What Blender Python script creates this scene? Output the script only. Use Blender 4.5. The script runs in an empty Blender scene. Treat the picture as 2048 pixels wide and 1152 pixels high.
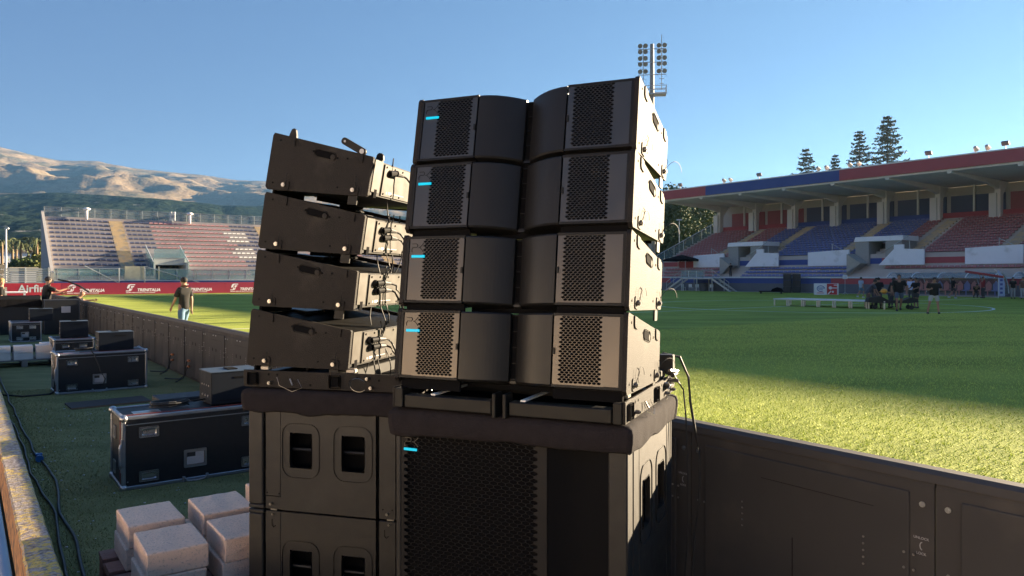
import bpy, bmesh, math, random
from mathutils import Vector, Matrix, noise
S = bpy.context.scene
rad = math.radians
R_ = random.Random(7)

# ------------------------------------------------------------------ camera, sky, sun, exposure
CAM_H = 1.8
FPX, HOR = 1480.0, 553.0          # focal length and horizon row of the 2048 x 1152 photograph
cam = bpy.data.cameras.new('camera'); camo = bpy.data.objects.new('camera', cam)
S.collection.objects.link(camo); S.camera = camo
camo.location = (0, 0, CAM_H); camo.rotation_euler = (rad(90), 0, 0)
cam.sensor_width = 36; cam.lens = 36 * FPX / 2048; cam.shift_y = -(576 - HOR) / 2048
cam.clip_start = 0.05; cam.clip_end = 20000
SUN_AZ, SUN_EL = 58.0, 11.5       # clockwise from the view direction, degrees
w = bpy.data.worlds.new('World'); S.world = w; w.use_nodes = True
nt = w.node_tree; nt.nodes.clear()
sky = nt.nodes.new('ShaderNodeTexSky'); sky.sky_type = 'NISHITA'; sky.sun_disc = False
sky.sun_elevation = rad(SUN_EL); sky.sun_rotation = rad(SUN_AZ); sky.altitude = 900
sky.air_density = 1.0; sky.dust_density = 0.05; sky.ozone_density = 2.6
bg = nt.nodes.new('ShaderNodeBackground'); bg.inputs[1].default_value = 0.05
wo = nt.nodes.new('ShaderNodeOutputWorld')
hs = nt.nodes.new('ShaderNodeHueSaturation'); hs.inputs['Saturation'].default_value = 1.9; hs.inputs['Value'].default_value = 0.88
gm = nt.nodes.new('ShaderNodeGamma'); gm.inputs[1].default_value = 0.32; nt.links.new(sky.outputs[0], gm.inputs[0])
nt.links.new(gm.outputs[0], hs.inputs['Color']); tn = nt.nodes.new('ShaderNodeMix'); tn.data_type = 'RGBA'; tn.blend_type = 'MULTIPLY'; tn.inputs['Factor'].default_value = 1
tn.inputs['B'].default_value = (.80, .84, 1.16, 1); nt.links.new(hs.outputs[0], tn.inputs['A']); nt.links.new(tn.outputs['Result'], bg.inputs[0]); nt.links.new(bg.outputs[0], wo.inputs[0])
sl = bpy.data.lights.new('sun', 'SUN'); sl.energy = 5.0; sl.angle = rad(0.5); sl.color = (1.0, 0.79, 0.53)
so = bpy.data.objects.new('sun', sl); S.collection.objects.link(so)
sd = Vector((math.sin(rad(SUN_AZ)) * math.cos(rad(SUN_EL)), math.cos(rad(SUN_AZ)) * math.cos(rad(SUN_EL)), math.sin(rad(SUN_EL))))
so.rotation_euler = sd.to_track_quat('Z', 'Y').to_euler(); so.location = (60, 30, 40)
S.view_settings.view_transform = 'Standard'; S.view_settings.look = 'None'
S.view_settings.gamma = 1; S.view_settings.exposure = 2.75
S.cycles.max_bounces = 6; S.cycles.diffuse_bounces = 3; S.cycles.glossy_bounces = 3
S.cycles.volume_bounces = 0; S.cycles.caustics_reflective = False; S.cycles.caustics_refractive = False
S.cycles.use_denoising = True

# ------------------------------------------------------------------ the place's axes
WAZ = rad(-36.6)                                   # direction of the touchline
U = Vector((math.sin(WAZ), math.cos(WAZ), 0)); N = Vector((math.cos(WAZ), -math.sin(WAZ), 0))
NANG = math.atan2(N.y, N.x)                        # local X along N
WANG = math.atan2(-U.y, -U.x)                      # local X along -U, local Y along N
def W(t, d, z=0.0): p = U * t + N * d; return Vector((p.x, p.y, z))
def ground(px, py, z=0.0):
    Y = (CAM_H - z) * FPX / (py - HOR); return Vector(((px - 1024) / FPX * Y, Y, z))
def at(px, Y, z=0.0): return Vector(((px - 1024) / FPX * Y, Y, z))
def zof(py, Y): return CAM_H - (py - HOR) / FPX * Y

# ------------------------------------------------------------------ materials
MC = {}
def pm(name, col, rough=.6, metal=0., var=.12, vs=6., bump=0., bs=60., spec=.5, col2=None, c2s=3., c2lo=.5, c2hi=.6, emit=0, coat=0):
    if name in MC: return MC[name]
    m = bpy.data.materials.new(name); m.use_nodes = True; t = m.node_tree; n = t.nodes; L = t.links
    b = n['Principled BSDF']
    b.inputs['Roughness'].default_value = rough; b.inputs['Metallic'].default_value = metal
    b.inputs['Specular IOR Level'].default_value = spec
    if coat: b.inputs['Coat Weight'].default_value = coat
    tc = n.new('ShaderNodeTexCoord')
    def ns(scale, detail=4.):
        x = n.new('ShaderNodeTexNoise'); x.inputs['Scale'].default_value = scale; x.inputs['Detail'].default_value = detail
        L.new(tc.outputs['Object'], x.inputs['Vector']); return x
    c = Vector(col[:3])
    base = n.new('ShaderNodeMix'); base.data_type = 'RGBA'
    base.inputs['A'].default_value = (*(c * (1 - var)), 1); base.inputs['B'].default_value = (*[min(1, q) for q in c * (1 + var)], 1)
    L.new(ns(vs).outputs['Fac'], base.inputs['Factor'])
    out = base.outputs['Result']
    if col2:
        r = n.new('ShaderNodeMapRange'); r.inputs['From Min'].default_value = c2lo; r.inputs['From Max'].default_value = c2hi
        L.new(ns(c2s, 6.).outputs['Fac'], r.inputs['Value'])
        mx = n.new('ShaderNodeMix'); mx.data_type = 'RGBA'; L.new(r.outputs[0], mx.inputs['Factor'])
        L.new(out, mx.inputs['A']); mx.inputs['B'].default_value = (*col2[:3], 1); out = mx.outputs['Result']
    L.new(out, b.inputs['Base Color'])
    if rough < .7:
        rr = n.new('ShaderNodeMapRange'); rr.inputs['To Min'].default_value = rough * .8; rr.inputs['To Max'].default_value = min(1, rough * 1.25)
        L.new(ns(vs * 1.7).outputs['Fac'], rr.inputs['Value']); L.new(rr.outputs[0], b.inputs['Roughness'])
    if bump:
        bp = n.new('ShaderNodeBump'); bp.inputs['Strength'].default_value = min(1, bump); bp.inputs['Distance'].default_value = .6 / bs
        L.new(ns(bs, 2.).outputs['Fac'], bp.inputs['Height']); L.new(bp.outputs[0], b.inputs['Normal'])
    if emit:
        b.inputs['Emission Color'].default_value = (*col[:3], 1); b.inputs['Emission Strength'].default_value = emit
    MC[name] = m; return m

# ------------------------------------------------------------------ mesh builder
def link(o, parent=None):
    S.collection.objects.link(o)
    if parent is not None: o.parent = parent
    return o
def tag(o, label=None, cat=None, group=None, kind=None):
    if label: o['label'] = label
    if cat: o['category'] = cat
    if group: o['group'] = group
    if kind: o['kind'] = kind
    return o
class MB:
    def __init__(s): s.b = bmesh.new()
    def _new(s, verts, M):
        if M is not None: bmesh.ops.transform(s.b, matrix=M, verts=verts)
    def box(s, x0, x1, y0, y1, z0, z1, bev=0., M=None, seg=1):
        vs = [s.b.verts.new((x, y, z)) for x in (x0, x1) for y in (y0, y1) for z in (z0, z1)]
        fs = [s.b.faces.new([vs[i] for i in f]) for f in ((0,1,3,2),(4,6,7,5),(0,4,5,1),(2,3,7,6),(0,2,6,4),(1,5,7,3))]
        if bev:
            es = list({e for f in fs for e in f.edges})
            r = bmesh.ops.bevel(s.b, geom=es, offset=bev, segments=seg, profile=.5, affect='EDGES', clamp_overlap=True)
            vs = list({v for f in r['faces'] for v in f.verts} | {v for v in vs if v.is_valid})
            vs2 = set(vs)
            for f in list({f for v in vs for f in v.link_faces}):
                vs2.update(f.verts)
            vs = list(vs2)
        s._new(vs, M); return s
    def prism(s, poly, y0, y1, axis='y', M=None, bev=0.):
        """poly in the plane across `axis`, extruded from y0 to y1"""
        def P(a, b, c):
            return {'y': (a, c, b), 'x': (c, a, b), 'z': (a, b, c)}[axis]
        v0 = [s.b.verts.new(P(a, b, y0)) for a, b in poly]; v1 = [s.b.verts.new(P(a, b, y1)) for a, b in poly]
        fs = [s.b.faces.new(v0), s.b.faces.new(v1[::-1])]
        k = len(poly)
        for i in range(k):
            fs.append(s.b.faces.new([v0[i], v1[i], v1[(i+1) % k], v0[(i+1) % k]]))
        s._new(v0 + v1, M); return s
    def cyl(s, p0, p1, r, seg=8, r1=None, cap=True):
        p0 = Vector(p0); p1 = Vector(p1); a = (p1 - p0)
        if a.length < 1e-6: return s
        q = a.to_track_quat('Z', 'Y'); r1 = r if r1 is None else r1
        A = []; B = []
        for i in range(seg):
            t = 2 * math.pi * i / seg; d = q @ Vector((math.cos(t), math.sin(t), 0))
            A.append(s.b.verts.new(p0 + d * r)); B.append(s.b.verts.new(p1 + d * r1))
        for i in range(seg): s.b.faces.new([A[i], A[(i+1) % seg], B[(i+1) % seg], B[i]])
        if cap: s.b.faces.new(A[::-1]); s.b.faces.new(B)
        return s
    def tube(s, pts, r, seg=6):
        pts = [Vector(p) for p in pts]; rings = []
        for i, p in enumerate(pts):
            d = (pts[min(i+1, len(pts)-1)] - pts[max(i-1, 0)]).normalized(); q = d.to_track_quat('Z', 'Y')
            rings.append([s.b.verts.new(p + (q @ Vector((math.cos(2*math.pi*k/seg), math.sin(2*math.pi*k/seg), 0))) * r) for k in range(seg)])
        for a, b in zip(rings, rings[1:]):
            # align start index to avoid twist
            j = min(range(seg), key=lambda m: (b[m].co - a[0].co).length); b[:] = b[j:] + b[:j]
            for i in range(seg): s.b.faces.new([a[i], a[(i+1) % seg], b[(i+1) % seg], b[i]])
        s.b.faces.new(rings[0][::-1]); s.b.faces.new(rings[-1]); return s
    def ball(s, c, r, sc=(1, 1, 1), seg=8, rings=6, M=None):
        m = Matrix.Translation(c) @ Matrix.Diagonal((r*sc[0], r*sc[1], r*sc[2], 1))
        if M is not None: m = M @ m
        bmesh.ops.create_uvsphere(s.b, u_segments=seg, v_segments=rings, radius=1, matrix=m); return s
    def quad(s, a, b, c, d):
        s.b.faces.new([s.b.verts.new(v) for v in (a, b, c, d)]); return s
    def mesh(s, name, m, smooth=False, nrm=True):
        if nrm: bmesh.ops.recalc_face_normals(s.b, faces=s.b.faces)
        me = bpy.data.meshes.new(name); s.b.to_mesh(me); s.b.free()
        if m: me.materials.append(m)
        if smooth:
            for p in me.polygons: p.use_smooth = True
        return me
    def build(s, name, m, parent=None, smooth=False, loc=None, rotz=0, nrm=True):
        o = bpy.data.objects.new(name, s.mesh(name, m, smooth, nrm)); link(o, parent)
        if loc is not None: o.location = loc
        o.rotation_euler = (0, 0, rotz); return o
def thing(name, label, cat, loc=(0,0,0), rotz=0, group=None, rot=None):
    o = bpy.data.objects.new(name, None); S.collection.objects.link(o); o.empty_display_size = .2
    o.location = loc; o.rotation_euler = rot or (0, 0, rotz); return tag(o, label, cat, group)
def copy_tree(o, parent=None):
    c = o.copy(); S.collection.objects.link(c); c.parent = parent
    for ch in KIDS.get(o.name, []) or [x for x in o.children]: copy_tree(ch, c)
    return c
KIDS = {}
def dup(o, loc, rotz=None, label=None, group=None, rot=None):
    c = copy_tree(o); c.location = loc
    if rotz is not None: c.rotation_euler = (0, 0, rotz)
    if rot is not None: c.rotation_euler = rot
    if label: c['label'] = label
    if group: c['group'] = group
    return c
def text_obj(s, size, m, parent, M, name='lettering', ext=.002, bold=0., shear=0., sx=1., align='CENTER', spacing=1.):
    cu = bpy.data.curves.new('t', 'FONT'); cu.body = s; cu.size = size; cu.extrude = ext; cu.offset = bold; cu.shear = shear
    cu.align_x = align; cu.align_y = 'CENTER'; cu.space_character = spacing
    tmp = bpy.data.objects.new('t', cu); me = bpy.data.meshes.new_from_object(tmp)
    bpy.data.objects.remove(tmp); bpy.data.curves.remove(cu)
    me.transform(M @ Matrix.Diagonal((sx, 1, 1, 1))); me.materials.clear(); me.materials.append(m); me.name = name
    o = bpy.data.objects.new(name, me); return link(o, parent)
# text plane facing local -Y (upright, read from the -Y side)
def FACE(x, y, z): return Matrix.Translation((x, y, z)) @ Matrix.Rotation(rad(90), 4, 'X')

# ------------------------------------------------------------------ palette
black_coat = pm('black_textured_coat', (.016,.0132,.012), rough=.62, var=.5, vs=150, bump=.8, bs=210, spec=.24, col2=(.034,.030,.026), c2s=5., c2lo=.56, c2hi=.74)
sub_coat = pm('subwoofer_coat', (.0085,.0072,.007), rough=.56, var=.3, vs=12, bump=.35, bs=240, spec=.6, col2=(.018,.016,.0145), c2s=4., c2lo=.55, c2hi=.75)
black_paint = pm('black_paint', (.0075,.007,.0068), rough=.5, var=.15, vs=10, bump=.1, bs=500, spec=.3)
panel_plastic = pm('smooth_dark_plastic', (.0105,.010,.0102), rough=.40, var=.08, vs=4, bump=.05, bs=600, spec=.35)
grille_metal = pm('dark_metal_grille', (.11,.100,.09), rough=.33, metal=.85, var=.1, vs=5)
grille_black = pm('black_grille', (.015,.0135,.0135), rough=.6, var=.1, spec=.25)
void_black = pm('black_foam', (.006,.006,.007), rough=.95, var=.2, vs=60, spec=.1)
cyan = pm('glowing_cyan_badge', (.0,.50,.72), rough=.4, var=.03, emit=.10)  # faint glow added to the colour; the badge is no lamp
logo_dark = pm('engraved_mark', (.004,.004,.004), rough=.8)
steel = pm('bright_steel', (.38,.37,.36), rough=.3, metal=1., var=.1)
zinc = pm('zinc_plated', (.42,.43,.45), rough=.35, metal=.9, var=.12, vs=20)
alu = pm('case_aluminium', (.30,.32,.36), rough=.38, metal=.75, var=.12, vs=9, bump=.1, bs=40)
case_black = pm('case_laminate', (.004,.005,.008), rough=.6, var=.2, vs=12, bump=.25, bs=260)
cloth_black = pm('black_cloth', (.006,.0052,.0055), rough=.95, var=.3, vs=14, bump=.6, bs=140, spec=.15)
cable_black = pm('cable_rubber', (.014,.014,.015), rough=.55, var=.2)
label_white = pm('paper_label', (.40,.39,.41), rough=.7, var=.05)
distro_blue = pm('blue_grey_painted_steel', (.006,.010,.018), rough=.65, var=.12, vs=7, bump=.1, bs=200, spec=.15)
white_paint = pm('white_paint', (.75,.76,.78), rough=.6, var=.06)
concrete = pm('stand_concrete', (.36,.33,.31), rough=.9, var=.15, vs=1.2, bump=.2, bs=20, col2=(.26,.24,.23), c2s=.6, c2lo=.5, c2hi=.75)
# ------------------------------------------------------------------ setting: ground, pitch, hills
def turf(name, c1, c2, c3, bs, bump, patch=.25):
    m = bpy.data.materials.new(name); m.use_nodes = True; t = m.node_tree; n = t.nodes; L = t.links; b = n['Principled BSDF']
    b.inputs['Roughness'].default_value = .9; b.inputs['Specular IOR Level'].default_value = .12
    tc = n.new('ShaderNodeTexCoord')
    def ns(sc, det): 
        x = n.new('ShaderNodeTexNoise'); x.inputs['Scale'].default_value = sc; x.inputs['Detail'].default_value = det; L.new(tc.outputs['Object'], x.inputs['Vector']); return x
    def mixc(f, a, bb):
        x = n.new('ShaderNodeMix'); x.data_type = 'RGBA'; L.new(f, x.inputs['Factor'])
        for k, v in (('A', a), ('B', bb)):
            if isinstance(v, tuple): x.inputs[k].default_value = (*v, 1)
            else: L.new(v, x.inputs[k])
        return x.outputs['Result']
    def rng(f, lo, hi):
        x = n.new('ShaderNodeMapRange'); x.inputs['From Min'].default_value = lo; x.inputs['From Max'].default_value = hi; L.new(f, x.inputs['Value']); return x.outputs[0]
    fine = rng(ns(bs, 3).outputs['Fac'], .36, .64); mid = rng(ns(bs * .13, 4).outputs['Fac'], .35, .65); mpn = n.new('ShaderNodeMapping'); mpn.inputs['Scale'].default_value = (.35, 1, 1); mpn.inputs['Rotation'].default_value = (0, 0, -NANG); L.new(tc.outputs['Object'], mpn.inputs['Vector']); bn = ns(patch * 3, 7); L.new(mpn.outputs[0], bn.inputs['Vector']); big = rng(bn.outputs['Fac'], .34, .62)
    a = mixc(fine, c1, c2); bmx = mixc(mid, a, c3)
    x = n.new('ShaderNodeMix'); x.data_type = 'RGBA'; x.inputs['Factor'].default_value = .35; L.new(a, x.inputs['A']); L.new(bmx, x.inputs['B'])
    y = n.new('ShaderNodeMix'); y.data_type = 'RGBA'; y.blend_type = 'MULTIPLY'; y.inputs['Factor'].default_value = .85; L.new(x.outputs['Result'], y.inputs['A'])
    g = mixc(big, (.62, .66, .62), (1., 1., 1.)); L.new(g, y.inputs['B']); L.new(y.outputs['Result'], b.inputs['Base Color'])
    bp = n.new('ShaderNodeBump'); bp.inputs['Strength'].default_value = bump; bp.inputs['Distance'].default_value = 1.2 / bs
    L.new(fine, bp.inputs['Height']); L.new(bp.outputs[0], b.inputs['Normal']); return m
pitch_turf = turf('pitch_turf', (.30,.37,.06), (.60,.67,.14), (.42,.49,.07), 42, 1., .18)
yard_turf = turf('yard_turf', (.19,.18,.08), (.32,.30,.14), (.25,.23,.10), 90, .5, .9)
dirt = pm('far_ground', (.16,.15,.10), rough=1, var=.25, vs=.05)

g = MB(); g.quad(*(W(t, d, -.06) for t, d in ((-400,-500),(-400,600),(420,600),(420,-500))))
tag(g.build('ground', dirt), kind='structure')
def sheet(name, mt, t0, t1, d0, d1, z, th=.05, kind='structure'):
    m = MB(); vs = [W(t, d, z) for t, d in ((t0,d0),(t0,d1),(t1,d1),(t1,d0))]
    lo = [v - Vector((0,0,th)) for v in vs]
    a = [m.b.verts.new(v) for v in vs]; c = [m.b.verts.new(v) for v in lo]
    m.b.faces.new(a[::-1]); m.b.faces.new(c)
    for i in range(4): m.b.faces.new([a[i], a[(i+1)%4], c[(i+1)%4], c[i]])
    return tag(m.build(name, mt), kind=kind)
sheet('pitch', pitch_turf, -40, 86, 3.27, 74.4, 0)
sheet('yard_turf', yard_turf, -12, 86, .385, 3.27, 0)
sheet('concrete_walkway', concrete, -30, 90, -2.2, .24, 0)
sheet('far_path', pm('path_concrete', (.34,.31,.28), rough=.9), -40, 86, 74.4, 75.05, .02, .06)
# painted lines of the pitch, one sheet 4 mm above the turf
line_mat = pm('line_paint', (.80,.84,.76), rough=.9, var=.1, vs=9)
ln = MB(); CT, CD, Zl = 26.0, 42.3, .004
def seg(t0, d0, t1, d1, wd=.12):
    a = W(t0, d0, Zl); b_ = W(t1, d1, Zl); q = (b_ - a).normalized(); o = Vector((-q.y, q.x, 0)) * wd / 2
    ln.quad(a - o, a + o, b_ + o, b_ - o)
seg(-27, 6.3, 77.6, 6.3); seg(-27, 73.2, 77.6, 73.2); seg(77.5, 6.36, 77.5, 73.1)
seg(CT, 6.36, CT, 73.1)
for d_ in (CD - 20.16, CD + 20.16): seg(61, d_, 77.4, d_)
seg(61, CD - 20.1, 61, CD + 20.1); seg(72, CD-9.1, 72, CD+9.1); seg(72, CD-9.16, 77.4, CD-9.16); seg(72, CD+9.16, 77.4, CD+9.16)
K = 96
for k in range(K):
    a0, a1 = 2*math.pi*k/K, 2*math.pi*(k+1)/K; r0, r1 = 9.62, 9.76
    ln.quad(*(W(CT + r*math.sin(a), CD + r*math.cos(a), Zl + .003) for r, a in ((r0,a0),(r1,a0),(r1,a1),(r0,a1))))
tag(ln.build('pitch_lines', line_mat), kind='structure')

# grass blades standing on the part of the pitch nearest the boards
def blades(name, mt, n, t0, t1, d0, d1, h, wd, seed, dens=None):
    r = random.Random(seed); V = []; Fc = []
    for i in range(n):
        u = r.random()
        t = t0 + (t1 - t0) * r.random(); d = d0 + (d1 - d0) * u ** 2.1
        p = W(t, d); a = r.random() * 6.28; hh = h * (.5 + r.random()); l = hh * .8
        dx, dy = math.cos(a) * wd, math.sin(a) * wd; lx, ly = (r.random() - .5) * 2 * l, (r.random() - .5) * 2 * l
        k = len(V); V += [(p.x - dx, p.y - dy, 0), (p.x + dx, p.y + dy, 0), (p.x + lx, p.y + ly, hh)]; Fc.append((k, k+1, k+2))
    me = bpy.data.meshes.new(name); me.from_pydata(V, [], Fc); me.materials.append(mt)
    return tag(link(bpy.data.objects.new(name, me)), kind='stuff')
blade_mat = pm('pitch_grass_blades', (.64,.70,.14), rough=.75, var=.45, vs=14, spec=.2)
tag(blades('grass', blade_mat, 240000, -8, 17, 3.32, 40, .026, .006, 3), label='short artificial grass blades of the pitch beside the boards', cat='grass')
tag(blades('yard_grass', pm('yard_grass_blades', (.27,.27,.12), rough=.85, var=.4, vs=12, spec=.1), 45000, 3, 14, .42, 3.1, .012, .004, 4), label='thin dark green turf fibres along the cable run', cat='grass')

# hills: one terrain sheet with a wooded foothill in front of a dry mountain
def interp(x, tab):
    if x <= tab[0][0]: return tab[0][1]
    for (a, b_), (c, d_) in zip(tab, tab[1:]):
        if x <= c:
            f = (x - a) / (c - a); return b_ + (d_ - b_) * f
    return tab[-1][1]
FAR = [(-500,300),(-250,282),(0,294),(51,305),(117,319),(187,321.5),(266,336),(340,344),(414,351),(476,360),(520,361),(640,372),(820,396),(1000,430),(1200,465),(1400,500),(1700,520),(2600,530)]
MID = [(-500,380),(0,389),(129,386),(250,391),(332,396),(390,404),(450,411),(520,412),(640,420),(820,432),(1000,455),(1200,485),(1400,515),(2600,535)]
def fbm(x, y, sc, o=4, seed=0.):
    return noise.fractal(Vector((x / sc + seed, y / sc - seed, seed)), .9, 2.1, o)
Y0, Y1, Y2, Y3 = 420., 1500., 3900., 4600.
cols, rowsn = 420, 150
V = []; Fc = []
for i in range(cols + 1):
    px = -600 + 2700 * i / cols; r = (px - 1024) / FPX
    h1 = (HOR - interp(px, MID)) / FPX * Y1 + CAM_H; h2 = (HOR - interp(px, FAR)) / FPX * Y2 + CAM_H
    for j in range(rowsn + 1):
        f = j / rowsn; Y = Y0 + (Y3 - Y0) * f ** 1.25
        X = r * Y
        if Y < Y1:
            q = (Y - Y0) / (Y1 - Y0); z = h1 * (q ** .9 * (1 - .15 * math.sin(math.pi * q)))
            z += 20 * fbm(X, Y, 260, 5, 3.) * math.sin(math.pi * min(1, q * .5 + .02)) * (1 - q ** 8 * .85) * min(1, q * 4) + 2.2 * fbm(X, Y, 16, 3, 9.) * min(1, q * 3)
        elif Y < Y2:
            q = (Y - Y1) / (Y2 - Y1); sag = math.sin(math.pi * min(1, q * 2.2)) * 26 * (q < .46)
            z = h1 + (h2 - h1) * (q ** 1.15) - sag
            ridge = 1 - abs(fbm(X + .35 * Y, Y, 620, 4, 17.)) * 1.8
            amp = math.sin(math.pi * min(1, q * .93 + .03))
            r2 = 1 - abs(fbm(X - .3*Y, Y*.6, 210, 4, 31.)) * 1.9; z += amp * (44 * ridge - 34 + 10 * r2 + 14 * fbm(X, Y, 300, 5, 5.) + 6 * fbm(X, Y, 90, 3, 11.))
        else:
            q = (Y - Y2) / (Y3 - Y2); z = h2 - q * 160 + 4 * fbm(X, Y, 200, 4, 2.)
        V.append((X, Y, z - .5))
for i in range(cols):
    for j in range(rowsn):
        k = i * (rowsn + 1) + j; Fc.append((k, k + rowsn + 1, k + rowsn + 2, k + 1))
me = bpy.data.meshes.new('hills'); me.from_pydata(V, [], Fc)
for p in me.polygons: p.use_smooth = True
hm = bpy.data.materials.new('hill_ground'); hm.use_nodes = True; t = hm.node_tree; n = t.nodes; L = t.links; b = n['Principled BSDF']
b.inputs['Roughness'].default_value = 1; b.inputs['Specular IOR Level'].default_value = 0
geo = n.new('ShaderNodeNewGeometry'); sep = n.new('ShaderNodeSeparateXYZ'); L.new(geo.outputs['Position'], sep.inputs[0])
def hn(sc, det=8.):
    x = n.new('ShaderNodeTexNoise'); x.inputs['Scale'].default_value = sc; x.inputs['Detail'].default_value = det; x.inputs['Roughness'].default_value = .62; L.new(geo.outputs['Position'], x.inputs['Vector']); return x.outputs['Fac']
def mr(v, a, b_, c=0., d_=1.):
    x = n.new('ShaderNodeMapRange'); x.inputs['From Min'].default_value = a; x.inputs['From Max'].default_value = b_; x.inputs['To Min'].default_value = c; x.inputs['To Max'].default_value = d_; L.new(v, x.inputs['Value']); return x.outputs[0]
def mx(f, a, b_):
    x = n.new('ShaderNodeMix'); x.data_type = 'RGBA'; L.new(f, x.inputs['Factor'])
    for k, v in (('A', a), ('B', b_)):
        if isinstance(v, tuple): x.inputs[k].default_value = (*v, 1)
        else: L.new(v, x.inputs[k])
    return x.outputs['Result']
def ma(op, a, b_):
    x = n.new('ShaderNodeMath'); x.operation = op; x.use_clamp = op != 'ADD'
    for k, v in ((0, a), (1, b_)):
        if isinstance(v, (int, float)): x.inputs[k].default_value = v
        else: L.new(v, x.inputs[k])
    return x.outputs[0]
dry = mx(mr(hn(.006), .35, .65), (.19,.14,.085), (.26,.195,.125))
wood = mx(mr(hn(.05), .35, .65), (.012,.022,.018), (.03,.042,.024))
rock = (.16,.16,.16)
scrub = mr(hn(.0045, 10.), .48, .62)                         # scrub patches on the dry slopes
upper = mx(scrub, dry, (.11,.10,.065))
lower = mx(mr(hn(.011, 9.), .62, .66), wood, rock)
yb = ma('ADD', sep.outputs['Y'], mr(hn(.003), .3, .7, -260, 260))
f_up = mr(yb, 1700, 2050)
L.new(mx(f_up, lower, upper), b.inputs['Base Color'])
bp = n.new('ShaderNodeBump'); bp.inputs['Strength'].default_value = .9; bp.inputs['Distance'].default_value = 9; L.new(hn(.03, 6.), bp.inputs['Height']); L.new(bp.outputs[0], b.inputs['Normal'])
me.materials.append(hm)
tag(link(bpy.data.objects.new('hills', me)), kind='structure')
# ------------------------------------------------------------------ stands (local x = across the pitch, y = along it)
navy = pm('navy_seat_plastic', (.045,.06,.13), rough=.42, var=.35, vs=.8)
blue_s = pm('blue_seat_plastic', (.20,.22,.42), rough=.5, var=.3, vs=.8)
red_s = pm('red_seat_plastic', (.46,.20,.19), rough=.5, var=.3, vs=.8)
white_s = pm('white_seat_plastic', (.75,.72,.66), rough=.5)
yellow_p = pm('yellow_stair_paint', (.56,.43,.26), rough=.85, var=.15, vs=2, col2=(.42,.36,.29), c2s=1.5)
red_p = pm('red_painted_wall', (.40,.08,.085), rough=.75, var=.12, vs=.7)
blue_p = pm('blue_painted_wall', (.06,.09,.28), rough=.75, var=.12, vs=.7)
white_w = pm('white_rendered_wall', (.86,.86,.88), rough=.85, var=.05, vs=1.5, col2=(.55,.54,.52), c2s=.8, c2lo=.6, c2hi=.8)
grey_w = pm('grey_painted_wall', (.14,.14,.155), rough=.8, var=.15, vs=.8)
roof_c = pm('roof_concrete', (.80,.77,.74), rough=.9, var=.12, vs=.5, bump=.2, bs=8)
pale_conc = pm('pale_concrete', (.75,.73,.70), rough=.9, var=.1, vs=.9)
galv = pm('galvanised_rail', (.50,.52,.52), rough=.45, metal=.6)
glassm = bpy.data.materials.new('railing_glass'); glassm.use_nodes = True
b = glassm.node_tree.nodes['Principled BSDF']; b.inputs['Base Color'].default_value = (.25,.42,.45,1); b.inputs['Roughness'].default_value = .08; b.inputs['Alpha'].default_value = .42

faded_red = pm('faded_red_seat_plastic', (.44,.24,.24), rough=.5, var=.3, vs=.8)
navy2 = pm('faded_navy_seat_plastic', (.085,.10,.17), rough=.42, var=.4, vs=.8)
def seat_mb(M, mb, wd=.44):
    # moulded shell: pan and raked back with a rounded top, opening towards local -Y
    prof = [(-.22,.20),(-.20,.16),(.10,.12),(.17,.16),(.245,.44),(.225,.465),(.20,.455),(.13,.21),(.08,.18)]
    mb.prism(prof, -wd/2 + .03, wd/2 - .03, axis='x', M=M)
    mb.prism([(-.21,.17),(.16,.14),(.21,.36),(.19,.38),(.10,.22),(-.18,.23)], wd/2 - .03, wd/2, axis='x', M=M)
    mb.prism([(-.21,.17),(.16,.14),(.21,.36),(.19,.38),(.10,.22),(-.18,.23)], -wd/2, -wd/2 + .03, axis='x', M=M)
def seats_on(parent, spots, zs, n_single=100):
    """spots: (x, y, z, material, rotz) sorted nearest first"""
    mesh = {}
    for mt in {q[3] for q in spots}:
        m = MB(); seat_mb(Matrix.Diagonal((1,1,zs,1)), m); mesh[mt.name] = m.mesh('seat', mt)
    for (x, y, z, mt, rz) in spots[:n_single]:
        o = bpy.data.objects.new('seat', mesh[mt.name]); link(o, parent); o.location = (x, y, z); o.rotation_euler = (0, 0, rz)
    rest = spots[n_single:]
    mats = list({q[3].name: q[3] for q in rest}.values()); V = []; Fc = []; MI = []
    src = mesh[rest[0][3].name]; sv = [v.co.copy() for v in src.vertices]; sf = [tuple(p.vertices) for p in src.polygons]
    for (x, y, z, mt, rz) in rest:
        k = len(V); c, s_ = math.cos(rz), math.sin(rz)
        V += [(x + c*v.x - s_*v.y, y + s_*v.x + c*v.y, z + v.z) for v in sv]
        Fc += [tuple(i + k for i in f) for f in sf]; MI += [mats.index(mt)] * len(sf)
    me = bpy.data.meshes.new('seat_rows'); me.from_pydata(V, [], Fc)
    for mt in mats: me.materials.append(mt)
    me.polygons.foreach_set('material_index', MI)
    tag(link(bpy.data.objects.new('seat_rows', me), parent), kind='stuff')
def camdist(x, y):
    p = W(y, x); return (p - Vector((0, 0, 0))).length

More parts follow.
